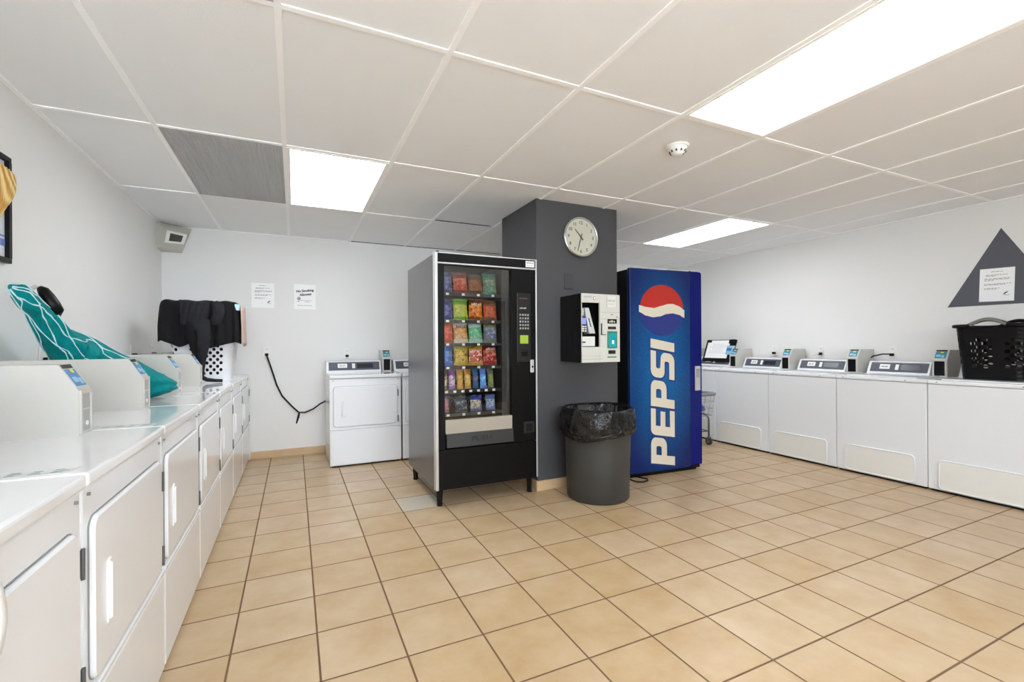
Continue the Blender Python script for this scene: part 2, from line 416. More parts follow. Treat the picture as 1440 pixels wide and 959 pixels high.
wf.box(WX0, WX1, YR - .08, YR - .03, WZ0, WZ0 + .05); wf.box(WX0, WX1, YR - .08, YR - .03, WZ1 - .05, WZ1); wf.box(WX0 - .03, WX1 + .03, YR - .04, YR + .04, WZ0 - .03, WZ0)
wn1 = struct(wf.build('fill_window_1', PLATE)); MB().box(WX0 + .02, WX1 - .02, YR - .058, YR - .052, WZ0 + .02, WZ1 - .02).build('pane', GLASS, wn1)  # unseen rear window, added so sky light brightens the ceiling
d1 = struct(MB().box(DX0, DX1, YR - .09, YR - .05, 0, DZ).build('door_1', mat('dark_door', (24, 25, 28), 0.4)))
df = MB(); df.box(DX0 - .07, DX0, YR - .1, YR + .02, 0, DZ + .07); df.box(DX1, DX1 + .07, YR - .1, YR + .02, 0, DZ + .07); df.box(DX0, DX1, YR - .1, YR + .02, DZ, DZ + .07)
df.build('door_frame', mat('door_frame_grey', (205, 207, 212), 0.4), d1)
hb = MB(); hb.tube([(DX0 + .08, YR - .05, 1.0), (DX0 + .08, YR - .005, 1.0), (DX0 + .2, YR - .005, 1.0)], 0.009); hb.build('door_handle', CHROME, d1)

PX0, PX1, PY0, PY1 = 1.743, 2.535, 3.235, 3.905
struct(MB().box(PX0, PX1, PY0, PY1, 0, ZC + .02, 0.004).build('pillar', GREYP))
pb = MB()
for a in ((PX0 - .012, PX1 + .012, PY0 - .012, PY0), (PX0 - .012, PX0, PY0, PY1), (PX1, PX1 + .012, PY0, PY1), (PX0 - .012, PX1 + .012, PY1, PY1 + .012)):
    pb.box(a[0], a[1], a[2], a[3], 0, .08, .003)
struct(pb.build('baseboard_pillar', BASEB))
struct(MB().box(-.41, XR, YB - .012, YB, 0, .078, .003).build('baseboard_back', BASEB))

# ceiling: lay-in tiles on a bar grid; lamps and grilles take whole cells
LIGHTS = [(0, 1), (3, -1), (6, 1), (0, -3)]  # last cell is an unseen lamp added behind the camera for fill
GRILLES = [(-1, 1), (-1, -1)]
cm = MB()
for i in range(-2, 10):
    for j in range(-4, 4):
        if (i, j) in LIGHTS or (i, j) in GRILLES: continue
        x0, x1 = max(GX + i * GA, XL), min(GX + (i + 1) * GA, XR)
        y0, y1 = max(GY + j * GB, YR), min(GY + (j + 1) * GB, YB)
        if x1 - x0 < .01 or y1 - y0 < .01: continue
        cm.box(x0, x1, y0, y1, ZC + .0055, ZC + .02)
for i in range(-1, 9):
    x = GX + i * GA; cm.box(x - .012, x + .012, YR, YB, ZC, ZC + .007, mi=1)
for j in range(-3, 4):
    y = GY + j * GB
    if YR < y < YB - .05: cm.box(XL, XR, y - .012, y + .012, ZC + .0005, ZC + .0075, mi=1)
for a in ((XL, XL + .02, YR, YB), (XR - .02, XR, YR, YB), (XL, XR, YB - .02, YB), (XL, XR, YR, YR + .02)):
    cm.box(a[0], a[1], a[2], a[3], ZC - .001, ZC + .006, mi=1)
cm.box(1.19, PX0, GY + 2 * GB - .02, GY + 2 * GB - .0125, ZC + .0002, ZC + .007, mi=2)
cm.box(.55, 3.2, YB - .024, YB - .019, ZC - .0005, ZC + .006, mi=2)  # dark strip colours in the shadow gap along the back wall
cm.box(XL, XR, YR, YB, ZC + .14, ZC + .16)
struct(cm.build('ceiling', [CEILT, CEILB, DARK]))

LL = ['bright square-looking ceiling panel light next to the dark grille', 'large bright ceiling panel light at the upper right, nearest the viewer',
      'bright ceiling panel light beyond the column, above the blue drinks machine side', 'added fill panel light, unseen behind the viewer near the left wall']
for (i, j), lb in zip(LIGHTS, LL):
    x0, y0 = GX + i * GA, GY + j * GB
    t = thing('ceiling_light', lb, 'light', (x0 + GA / 2, y0 + GB / 2, ZC), 0, 'ceiling panel lights')
    hx, hy = GA / 2 - .012, GB / 2 - .012
    f = MB()
    for a in ((-hx, -hx + .018, -hy, hy), (hx - .018, hx, -hy, hy), (-hx + .018, hx - .018, -hy, -hy + .018), (-hx + .018, hx - .018, hy - .018, hy)):
        f.box(a[0], a[1], a[2], a[3], -.002, .05)
    f.box(-hx, hx, -hy, hy, .05, .055); f.build('frame', CEILB, t)
    MB().box(-hx + .018, hx - .018, -hy + .018, hy - .018, .004, .008).build('diffuser', LAMP, t)
GRM = mat('grille_grey', (196, 196, 194), 0.5)
for (i, j), lb in zip(GRILLES, ['dark grey egg-crate ceiling grille beside the left panel light', 'dark ceiling grille at the top edge, nearest the viewer']):
    x0, y0 = GX + i * GA, GY + j * GB
    t = thing('ceiling_vent', lb, 'vent', (x0 + GA / 2, y0 + GB / 2, ZC), 0, 'ceiling grilles')
    hx, hy = GA / 2 - .012, GB / 2 - .012
    g = MB(); n = 40
    for k in range(n + 1): x = -hx + 2 * hx * k / n; g.box(x - .0012, x + .0012, -hy, hy, 0, .012)
    n = 80
    for k in range(n + 1): y = -hy + 2 * hy * k / n; g.box(-hx, hx, y - .0012, y + .0012, .0005, .012)
    g.build('grille', GRM, t)
    MB().box(-hx, hx, -hy, hy, .06, .07).build('duct_back', mat('duct_grey', (120, 120, 120), 0.8), t)

t = thing('smoke_detector', 'round white smoke detector on the ceiling tiles', 'smoke detector', (2.045, 2.04, ZC + .006))
MB().lathe([(.001, -.012), (.062, -.012), (.066, -.006), (.066, 0)]).build('base', PLATE, t)
sd = MB(); sd.lathe([(.001, -.052), (.026, -.052), (.03, -.046), (.046, -.034), (.052, -.012)], n=32)
sd.build('cap', PLATE, t)
sv = MB()
for k in range(10):
    a = 2 * PI * k / 10; sv.box(.043 * math.cos(a) - .004, .043 * math.cos(a) + .004, .043 * math.sin(a) - .004, .043 * math.sin(a) + .004, -.041, -.03)
sv.build('vent_slots', RUBBER, t)

# ================================================================== LAUNDRY MACHINES  (local: front at y=0 facing -y, +x to the viewer's right)
W, D = .672, .70
def console(root, z, x0, x1, yf):
    c = MB(); prof = [(yf, z), (yf + .012, z + .02), (yf + .055, z + .108), (yf + .07, z + .118), (D - .03, z + .118), (D - .03, z)]
    c.prism(prof, x0, x1, 'x'); co = c.build('console', WHITE2, root)
    # the sloping face carries a graphite panel
    p0, p1 = Vector((0, yf + .012, z + .02)), Vector((0, yf + .055, z + .108)); d = (p1 - p0); n = Vector((0, -d.z, d.y)).normalized()
    ang = math.atan2(d.z, d.y)
    def face(mb, xa, xb, s0, s1, h, mi=0):
        a = p0 + d * s0; b = p0 + d * s1
        vs = [(xa, *(a + n * .0)[1:]), (xb, *a[1:]), (xb, *b[1:]), (xa, *b[1:])]
        q = [Vector(v) for v in vs]; top = [v + n * h for v in q]
        mb._add(q + top, [(0, 1, 2, 3), (7, 6, 5, 4), (0, 4, 5, 1), (1, 5, 6, 2), (2, 6, 7, 3), (3, 7, 4, 0)], mi)
    m = MB(); face(m, x0 + .022, x1 - .015, .04, .98, .002); gp = m.build('control_panel', PANELG, co)
    wd = x1 - x0
    m = MB(); face(m, x0 + .2 * wd, x0 + .37 * wd, .32, .8, .0035); m.build('badge', PLATE, co)
    m = MB(); face(m, x0 + .46 * wd, x0 + .515 * wd, .25, .8, .004); m.build('button', PLATE, co)
    m = MB(); face(m, x0 + .55 * wd, x0 + .85 * wd, .25, .78, .0035); m.build('display', mat('display_dark', (40, 42, 52), .25), co)
    pc = p0 + d * .56 + n * .0045
    marks('badge_lettering', 6, wd * .12, .016, PANELG, co, (x0 + .285 * wd, pc.y, pc.z), (ang, 0, 0))
    return co
def meter(root, z, x0, x1, yf, dark, back=D, skin=METERG):
    h = .228; ch = .145; cy = .05
    m = MB(); prof = [(yf, z), (yf, z + ch), (yf + cy, z + h), (back, z + h), (back, z)]
    m.prism(prof, x0, x1, 'x'); mo = m.build('payment_box', skin, root)
    w = x1 - x0; rec = BLACKP if dark else METERD
    m = MB(); m.box(x0 + .014, x1 - .014, yf - .0015, yf + .01, z + .012, z + ch - .012); m.build('slot', rec, mo)
    m = MB(); m.box(x0 + .004, x0 + .014, yf - .006, yf, z + .006, z + ch); m.box(x1 - .014, x1 - .004, yf - .006, yf, z + .006, z + ch)
    m.box(x0 + .014, x1 - .014, yf - .006, yf, z + ch - .012, z + ch)
    if not dark: m.box(x0 + .014, x1 - .014, yf - .003, yf, z + ch * .55, z + ch * .55 + .005)
    m.build('slot_rim', skin, mo)
    if not dark:
        MB().cyl((x1 - .04, yf - .004, z + .035), .008, .004, 'y', 12).build('lock', PLATE, mo)
    p0, p1 = Vector((0, yf, z + ch)), Vector((0, yf + cy, z + h)); d = p1 - p0; n = Vector((0, -d.z, d.y)).normalized()
    def face(xa, xb, s0, s1, hh, mi_mat, nm, par):
        mb = MB(); q = [Vector((xa, *(p0 + d * s0)[1:])), Vector((xb, *(p0 + d * s0)[1:])), Vector((xb, *(p0 + d * s1)[1:])), Vector((xa, *(p0 + d * s1)[1:]))]
        mb._add(q + [v + n * hh for v in q], [(0, 1, 2, 3), (7, 6, 5, 4), (0, 4, 5, 1), (1, 5, 6, 2), (2, 6, 7, 3), (3, 7, 4, 0)]); return mb.build(nm, mi_mat, par)
    lp = face(x0 + .012, x1 - .014, .16, .8, .0015, TEAL_L if dark else BLUE_L, 'card_label', mo)
    face(x0 + .02, x0 + .05, .3, .5, .0025, LIGHTBLUE, 'label_print', lp); face(x0 + .055, x0 + .075, .22, .45, .0025, LIGHTBLUE, 'label_print', lp)
    face(x0 + .045, x0 + .066, .66, .8, .0025, YELL, 'label_dot', lp)
    face(x0 + .012, x1 - .014, .84, .98, .0015, BLACKP, 'card_slot', mo)
    return mo

def make_dryer(label, meter_front, group, grey=METERG, dark=False):
    t = thing('clothes_dryer', label, 'dryer', (0, 0, 0), 0, group)
    H = .88
    b = MB(); b.box(-W / 2, W / 2, .008, D, .014, H - .036, .006); b.box(-W / 2 + .02, W / 2 - .02, .03, D - .02, 0, .016, mi=1)
    b.build('cabinet', [WHITE, DARK], t)
    tp = MB(); tp.box(-W / 2 - .001, W / 2 + .001, -.004, D, H - .034, H, .009, seg=3); to = tp.build('top', LIDW, t)
    for x in (-W / 2 + .03, W / 2 - .03): MB().cyl((x, .002, H - .055), .004, .006, 'y', 10).build('screw', STEEL, t)
    dr = MB(); dr.rrect(-.305, .297, .385, .768, .03, -.005, .012, inset=.005); do = dr.build('door', WHITE, t)
    gp = MB(); gp.rrect(-.3075, .2995, .3825, .7705, .032, .005, .0095); gp.build('door_gap', mat('gap_grey', (140, 140, 140), .6), t)
    hd = MB(); hd.rrect(-.235, -.192, .475, .64, .016, -.009, -.004, inset=.004); hd.rrect(-.229, -.216, .49, .632, .006, -.015, -.008, inset=.004); hd.build('handle', WHITE, do)
    for z in (.69, .43):
        hi = MB(); hi.cyl((.305, -.006, z - .034), .004, .068, 'z', 10); hi.box(.302, .309, -.003, .009, z - .03, z + .03); hi.build('hinge', HINGE, t)
    lo = MB(); lo.box(-W / 2 + .002, W / 2 - .002, -.002, .012, .02, .352, .006); lo.build('lower_panel', WHITE, t)
    st = MB(); st.box(-W / 2 + .002, W / 2 - .002, -.004, .012, .357, .372, .004); st.build('panel_ledge', WHITE, t)
    console(t, H, -W / 2, .215, .44)
    meter(t, H, .228, .326, meter_front, dark, skin=grey)
    return t
def make_washer(label, group):
    t = thing('washing_machine', label, 'washer', (0, 0, 0), 0, group)
    H = .868
    b = MB(); b.box(-W / 2, W / 2, .006, D, .016, H - .034, .006); b.box(-W / 2 + .015, W / 2 - .015, .02, D - .02, 0, .018, mi=1)
    b.build('cabinet', [WHITE2, DARK], t)
    tp = MB(); tp.box(-W / 2 - .001, W / 2 + .001, 0, D, H - .031, H, .009, seg=3); tp.build('top', WHITE, t)
    li = MB()
    bm = bmesh.new(); li.box(-.26, .26, .03, .41, H, H + .010, .008, seg=3); li.build('lid', WHITE, t)
    for x in (-W / 2 + .06, W / 2 - .14): MB().cyl((x, -.003, H - .016), .0045, .006, 'y', 10).build('screw', STEEL, t)
    pn = MB(); pn.rrect(-.262, .256, .03, .25, .03, -.006, .008, inset=.005); po = pn.build('access_panel', CREAM, t)
    rim = MB(); pts = []
    for cx, cz, a0 in ((.256 - .03, .25 - .03, 0), (-.262 + .03, .25 - .03, 90), (-.262 + .03, .06, 180), (.256 - .03, .06, 270)):
        for k in range(5): a = math.radians(a0 + k * 22.5); pts.append((cx + .03 * math.cos(a), -.003, cz + .03 * math.sin(a)))
    rim.tube(pts, .0065, 8, closed=True); rim.build('panel_rim', WHITE, po)
    console(t, H, -W / 2 + .02, .165, .445)
    meter(t, H, .20, .30, .42, True)
    return t

# left row along the wall, fronts facing +x
LX = -.425
ys0 = 1.345
lab = ['nearest white dryer of the left row, cut by the left edge', 'white dryer under the nearest grey payment box on the left', 'white dryer under the second grey payment box, left row',
       'white dryer of the left row where the teal bag ends', 'white dryer of the left row just in front of the laundry hamper', 'white dryer carrying the white hamper with black clothes',
       'farthest white dryer of the left row, in the room corner']
base = make_dryer(lab[0], .195, 'dryers along the left wall')
base.location = (LX, ys0 - .34, 0); base.rotation_euler = (0, 0, PI / 2)
for k in range(1, 7):
    dup(base, (LX, ys0 - .34 + .68 * k, 0), PI / 2, lab[k])
# the free standing dryers on the back wall
bd = make_dryer('white dryer standing alone against the back wall, cord beside it', .46, 'dryers on the back wall', dark=True)
bd.location = (.636, 4.69, 0)
dup(bd, (1.325, 4.69, 0), 0, 'white dryer on the back wall, almost hidden behind the snack machine')
# washers along the right wall, fronts facing -x
wl = ['white washer under the black laundry basket', 'white washer between the one with the black basket and the next payment box', 'middle white washer of the right row, third from the black basket',
      'fourth white washer from the black basket, right of the wire cart', 'white washer behind the wire cart, black clipboard on it', 'farthest white washer, hidden behind the drinks machine']
wb = make_washer(wl[0], 'washers along the right wall'); wb.location = (4.51, 1.566, 0); wb.rotation_euler = (0, 0, -PI / 2)
for k in range(1, 6): dup(wb, (4.51, 1.566 + .677 * k, 0), -PI / 2, wl[k])
# instruction stickers on the near dryer tops
for y, lb in ((1.40, 'printed instruction sticker on the nearest left dryer seam'), (2.08, 'printed instruction sticker further along the left dryer tops')):
    t = thing('instruction_sticker', lb, 'sticker', (-.53, y, .8802), 0, 'stickers on the dryer tops')
    MB().box(-.13, .07, -.03, .03, 0, .0006).build('sheet', mat('sticker_grey', (214, 218, 216), .25), t)
    p = MB()
    for k in range(5):
        for q in range(3): p.box(-.12 + .038 * k, -.12 + .038 * k + random.uniform(.015, .03), -.02 + .014 * q, -.014 + .014 * q, .0006, .0009)
    p.build('printing', mat('sticker_print', (120, 135, 128), .6), t)

# ================================================================== SNACK MACHINE
VX, VY = .903, 3.2            # front left corner
v = thing('snack_vending_machine', 'tall black snack vending machine with glass front and steel grey side', 'vending machine', (VX, VY, 0))
VW, VD, VH = .822, .85, 1.825
c = MB(); zb = .125
c.box(0, .02, .05, VD, zb, VH - .01); c.box(VW - .02, VW, .05, VD, zb, VH - .01); c.box(.02, VW - .02, .05, VD, VH - .03, VH - .01)
c.box(.02, VW - .02, VD - .02, VD, zb, VH - .03); c.box(.02, VW - .02, .05, VD - .02, zb, zb + .02)
c.build('cabinet', SIDEG, v)
ins = MB(); ins.box(.022, .545, .56, .58, .58, VH - .035); ins.box(.545, VW - .022, .06, .58, .2, VH - .035); ins.box(.022, .545, .06, .56, .56, .58); ins.box(.022, .545, .06, .56, VH - .05, VH - .035)
ins.build('interior_liner', mat('liner_dark', (52, 50, 48), .6), v)
door = MB()
gx0, gx1, gz0, gz1 = .07, .602, .622, 1.737
door.box(.022, gx0, 0, .05, .415, 1.752); door.box(gx1, VW - .012, 0, .05, .415, 1.752); door.box(gx0, gx1, 0, .05, gz1, 1.752)
door.box(.022, VW - .012, 0, .05, 1.755, VH)
do = door.build('door', BLACKS, v)
al = MB(); al.box(0, .022, -.006, .05, zb, VH, .004); al.box(VW - .012, VW, -.004, .05, zb, VH, .003); al.box(.022, VW - .012, -.004, .02, 1.746, 1.757, .002); al.box(0, VW, -.004, .05, VH - .004, VH + .002)
al.build('aluminium_trim', ALU, v)
MB().box(gx0, gx1, .018, .023, gz0, gz1).build('glass', GLASS, v)
st = MB(); st.box(.725, .80, -.002, 0, 1.765, 1.812); so = st.build('notice_sticker', PAPER, do)
marks('sticker_lettering', 8, .06, .010, INK, so, (.7625, -.0025, 1.798)); marks('sticker_lettering', 10, .06, .006, INKG, so, (.7625, -.0025, 1.779))
MB().cyl((.03, .03, VH), .012, .014, 'z', 14).build('hinge_pin', BLACKP, v)
bs = MB(); bs.box(gx0 + .005, gx1, .0, .03, .523, .622); bs.build('beige_panel', BEIGE, v)
bl = MB(); bl.prism([(-.012, .424), (-.004, .523), (.03, .523), (.03, .424)], gx0 + .012, gx1 + .006, 'x'); fo = bl.build('push_flap', mat('flap_black', (46, 46, 46), .45), v)
text('push_lettering', 'PUSH', .05, mat('flap_letters', (24, 24, 24), .5), fo, (.35, -.0095, .474), (PI / 2 - .08, 0, 0), .0015, sx=1.35, bold=.001)
lp = MB(); lp.box(.022, VW - .012, -.004, .05, zb, .41, .004); lp.build('lower_panel', BLACKS, v)
# selection unit
su = MB(); su.box(.648, .765, -.004, .0, 1.03, 1.56, .003); sel = su.build('selection_panel', mat('selector_black', (28, 28, 29), .3), v)
x0 = .655
for r_ in range(5):
    for q in range(4):
        bx = .668 + .022 * q; bz = 1.385 - .026 * r_
        MB().box(bx, bx + .013, -.009, -.003, bz, bz + .014, .002).build('key', mat('key_grey', (165, 165, 165), .4), sel)
MB().box(.672, .742, -.006, -.003, 1.17, 1.235, .002).build('display', LCD, sel)
marks('selector_lettering', 10, .075, .010, mat('sel_red', (150, 90, 95), .5), sel, (.705, -.0045, 1.52)); marks('selector_lettering', 6, .06, .012, PLATE, sel, (.70, -.0045, 1.445))
MB().box(.68, .735, -.014, -.003, 1.07, 1.11, .004).build('bill_slot', BLACKP, sel)
lk = MB(); lk.box(.758, .79, -.012, .0, .945, 1.045, .005); lk.cyl((.774, -.016, .99), .008, .006, 'y', 12, mi=1); lk.build('lock', [ALU, BLACKP], v)
cr = MB(); cr.box(.70, .79, -.008, 0, .475, .565, .004); co_ = cr.build('coin_return', mat('return_black', (30, 30, 30), .4), v)
MB().box(.717, .773, -.0095, -.006, .49, .55).build('return_opening', DARK, co_)
for (x, y) in ((.045, .06), (VW - .045, .06), (.045, VD - .06), (VW - .045, VD - .06)):
    l = MB(); l.cyl((x, y, 0), .018, zb + .01, 'z', 4, r2=.028); l.cyl((x, y, 0), .022, .012, 'z', 12); l.build('leg', BLACKM, v)
MB().box(.030, .046, .05, .062, .66, 1.70, .004).build('fill_light_tube', lamp_mat('cabinet_fill', (1.0, .97, .9), 3.5), v)  # unseen tube added to brighten the goods behind the glass
# shelves, spirals, price tags, goods
ROWZ = [1.552, 1.352, 1.180, 1.008, .832, .66]
for r_, z in enumerate(ROWZ):
    s = MB(); s.box(.024, .543, .075, .55, z - .012, z - .006); s.box(.024, .543, .068, .076, z - .026, z - .004); s.build('shelf', mat('shelf_black', (30, 30, 30), .4), v)
RX = mat('tag_white', (225, 225, 220), .6)
def helix(mb, x, z, r, y0, y1, turns):
    mb.tube([(x + r * math.cos(a), y0 + (y1 - y0) * k / (turns * 12), z + r * math.sin(a)) for k in range(turns * 12 + 1) for a in [2 * PI * k / 12]], .0022, 4)
def snack(xc, z, w, h, wrap, label, cat='snack', name='snack_bag', tilt=0.0, words=None, wcol=None, depth=.03):
    t = MB(); n = 9; k2 = 11
    def f(sgn):
        def g(u, q):
            a, b_ = u * 2 - 1, q * 2 - 1
            bul = max(0, (1 - a ** 4)) * max(0, 1 - abs(b_) ** 3.2)
            ww = w / 2 * (1 - .07 * (1 - abs(b_) ** 2))
            return (a * ww, sgn * depth * bul * (1 + .12 * math.sin(9 * a + 5 * b_)), h / 2 + b_ * h / 2)
        return g
    t.grid(f(-1), n, k2); t.grid(f(1), n, k2)
    for b_ in (0, 1):      # crimped seals
        for q in range(12):
            xa = -w / 2 + w * q / 12; zz = (h if b_ else -.006)
            t.box(xa, xa + w / 12, -.0016 if q % 2 else -.0004, .0016, zz - (.004 if b_ else 0), zz + .008)
    o = t.build(name, wrap); o.location = (VX + xc, VY + .125, z + .0035); o.rotation_euler = (-.12, tilt, 0)
    tag(o, label, cat, 'snacks in the vending machine')
    if isinstance(words, int):
        marks('lettering', words, w * .7, w * .16, wcol, o, (0, -depth * .9 - .004, h * .76), (PI / 2 + .1, 0, 0))
    elif words:
        text('lettering', words, w * .30 if len(words) < 5 else w * .24, wcol or PLATE, o, (0, -depth * .9 - .004, h * .74), (PI / 2 + .1, 0, 0), .001, bold=.0008)
    return o
COLX = [.115, .237, .357, .476]
N4 = ['leftmost behind the frame', 'second from left', 'third from left', 'rightmost']
RN = ['top shelf', 'second shelf', 'third shelf', 'fourth shelf', 'fifth shelf', 'bottom shelf']
bags = [
 [((70, 75, 125), (110, 120, 160), (60, 60, 90), 'blue'), ((190, 60, 45), (205, 120, 70), (120, 50, 40), 'red'), ((150, 85, 40), (120, 70, 30), (85, 60, 40), 'brown'), ((60, 130, 110), (190, 150, 100), (70, 140, 120), 'teal')],
 [((60, 65, 130), (90, 95, 150), (50, 55, 110), 'dark blue'), ((165, 190, 55), (205, 150, 90), (110, 165, 40), 'lime green'), ((225, 110, 35), (235, 165, 50), (120, 70, 35), 'orange'), ((200, 100, 60), (190, 70, 45), (130, 85, 60), 'rust red')],
 [((200, 60, 40), (220, 110, 80), (190, 90, 40), 'scarlet'), ((215, 160, 80), (190, 120, 60), (225, 215, 195), 'white and tan'), ((120, 185, 140), (70, 160, 110), (190, 200, 195), 'mint green'), ((90, 100, 150), (170, 170, 150), (130, 130, 95), 'grey and blue')],
 [((60, 110, 180), (120, 150, 200), (50, 90, 170), 'blue'), ((215, 180, 60), (120, 80, 60), (200, 170, 70), 'yellow'), ((190, 50, 45), (240, 220, 200), (200, 150, 50), 'gold and red'), ((165, 35, 35), (220, 150, 110), (150, 25, 30), 'dark red')],
]
WORDS = {(2, 1): ('BAKED', mat('brown_ink', (70, 45, 30), .7)), (1, 2): (5, PLATE), (3, 3): (6, PLATE)}
for r_ in range(4):
    for q in range(4):
        c1, c2, c3, nm = bags[r_][q]
        w_ = WORDS.get((r_, q), (None, None))
        snack(COLX[q], ROWZ[r_], .116, .150 + random.uniform(-.01, .008), bag_mat('%d%d' % (r_, q), c1, c2, c3),
              '%s crisp bag on the %s of snack machine, %s' % (nm, RN[r_], N4[q]), tilt=random.uniform(-.05, .05), words=w_[0], wcol=w_[1])
cand = [((205, 190, 165), (120, 70, 50), (90, 60, 40), 'cream and brown'), ((200, 180, 190), (110, 60, 130), (120, 50, 140), 'purple'), ((215, 165, 45), (160, 110, 40), (205, 150, 40), 'golden'),
        ((225, 190, 100), (190, 140, 70), (200, 140, 50), 'tan'), ((60, 80, 130), (150, 100, 80), (30, 90, 140), 'dark blue'), ((90, 170, 230), (190, 215, 240), (110, 130, 210), 'sky blue'), ((140, 150, 70), (120, 130, 90), (110, 120, 90), 'olive green')]
O7 = ['first from left', 'second from left', 'third from left', 'fourth from left', 'fifth from left', 'sixth from left', 'at the right end']
for q in range(7):
    c1, c2, c3, nm = cand[q]
    snack(.104 + .0625 * q, ROWZ[4], .052, .135, bag_mat('c%d' % q, c1, c2, c3), '%s sweet packet on the fifth shelf of the snack machine, %s' % (nm, O7[q]), 'sweets', 'candy_packet', depth=.016)
low = [((190, 110, 120), (150, 80, 90), (110, 90, 100), 'pink', .055), ((70, 75, 85), (150, 155, 165), (50, 52, 60), 'dark striped', .10), ((205, 190, 150), (60, 70, 140), (55, 70, 150), 'blue and cream', .095), ((180, 190, 210), (70, 90, 140), (90, 110, 160), 'silver and blue', .08)]
for q in range(4):
    c1, c2, c3, nm, wd = low[q]
    snack(COLX[q], ROWZ[5], wd, .105, bag_mat('l%d' % q, c1, c2, c3), '%s pastry packet on the bottom shelf of the snack machine, %s' % (nm, N4[q]), 'snack', 'pastry_packet', depth=.02)
for r_, z in enumerate(ROWZ):
    xs = [.104 + .0625 * q for q in range(7)] if r_ == 4 else COLX
    for x in xs:
        MB().box(x - .011, x + .011, .0655, .068, z - .022, z - .006).build('price_tag', RX, v)
        h = MB(); helix(h, x, z + .045, .034 if r_ != 4 else .024, .17, .54, 5); h.build('spiral', STEEL, v)

# ================================================================== DRINKS MACHINE
p = thing('drinks_vending_machine', 'tall blue drinks machine with a big round logo and upright lettering', 'vending machine', (2.615, 3.172, 0), -.052)
PW, PD, PH = .80, .70, 1.822
b = MB(); b.box(0, PW - .02, .03, PD, .03, PH - .01, .004); b.build('cabinet', mat('black_cabinet', (14, 14, 15), .5), p)
kb = MB(); kb.box(.0, PW - .05, .02, PD, 0.0, .034); kb.box(PW - .13, PW - .02, .005, .06, .02, .055); kb.build('kick_plate', BLACKP, p)
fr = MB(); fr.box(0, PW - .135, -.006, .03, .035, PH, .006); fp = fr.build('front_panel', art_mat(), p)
tr = MB(); R_ = .025; x0, x1 = PW - .134, PW
pts = [(x0, .05), (x1 - .004, .05), (x1, .06)] + [(x1 - R_ + R_ * math.cos(math.radians(a)), PH - R_ + R_ * math.sin(math.radians(a))) for a in (0, 22, 45, 67, 90)] + [(x0, PH)]
tr.prism(pts, -.004, .10, 'y'); dt = tr.build('door_edge', mat('deep_blue', (6, 18, 106), .3, spec=.2), p)
tl = MB(); tl.box(.42, PW - .03, .0, .05, PH + .0005, PH + .007, .002); tl.build('top_strip', ALU, p)
MB().box(PW - .145, PW - .130, -.009, .0, PH - .075, PH + .004).build('seam_notch', mat('notch', (14, 18, 50), .5), p)
hd = MB(); hd.box(PW - .083, PW - .02, -.012, -.003, .73, .955, .006); ho = hd.build('door_handle', ALU, p)
hk = MB(); hk.box(PW - .07, PW - .03, -.016, -.011, .85, .93, .002); hk.build('handle_inset', CHROME, ho)
# round logo, built of three flat shapes on the panel
def lg(u): return (u * .238)
up_ = [(-1, .19), (-.7, .12), (-.35, .09), (0, .19), (.25, .26), (.47, .27), (.75, .19), (1, .04)]
dn_ = [(-1, -.07), (-.7, -.21), (-.4, -.27), (-.1, -.23), (.2, -.13), (.47, -.10), (.75, -.15), (1, -.27)]
def inter(c, x):
    for (a, b_), (c2, d2) in zip(c, c[1:]):
        if a <= x <= c2:
            s = (x - a) / (c2 - a); s = s * s * (3 - 2 * s) * .5 + s * .5; return b_ + (d2 - b_) * s
    return c[-1][1]
def cap_shape(curve, top):
    xs = [-1 + 2 * k / 40 for k in range(41)]
    lo_ = [(x, inter(curve, x)) for x in xs]
    if top:
        lo_ = [(x, y) for x, y in lo_ if x * x + y * y <= 1.0]
        a0 = math.atan2(lo_[-1][1], lo_[-1][0]); a1 = math.atan2(lo_[0][1], lo_[0][0])
        arc = [(math.cos(a0 + (a1 - a0) * k / 24), math.sin(a0 + (a1 - a0) * k / 24)) for k in range(1, 24)]
    else:
        lo_ = [(x, y) for x, y in lo_ if x * x + y * y <= 1.0]
        a0 = math.atan2(lo_[-1][1], lo_[-1][0]); a1 = math.atan2(lo_[0][1], lo_[0][0])
        if a1 > a0: a1 -= 2 * PI
        arc = [(math.cos(a0 + (a1 - a0) * k / 24), math.sin(a0 + (a1 - a0) * k / 24)) for k in range(1, 24)]
    return lo_ + arc
LC = (.345, -.0072, 1.458); RT = (PI / 2, 0, 0)
def S2(lp): return [(a * .243, b_ * .228) for a, b_ in lp]
poly_fill('logo_red', [S2(cap_shape(up_, True))], PRED, fp, LC, RT, .0012)
poly_fill('logo_blue', [S2(cap_shape(dn_, False))], PBLUE, fp, LC, RT, .0012)
xs = [-1 + 2 * k / 40 for k in range(41)]
band = [(x * 1.03, inter(up_, x)) for x in xs] + [(x * 1.03, inter(dn_, x)) for x in reversed(xs)]
poly_fill('logo_band', [S2(band)], PWHITE, fp, (LC[0], LC[1] - .0006, LC[2]), RT, .0012)
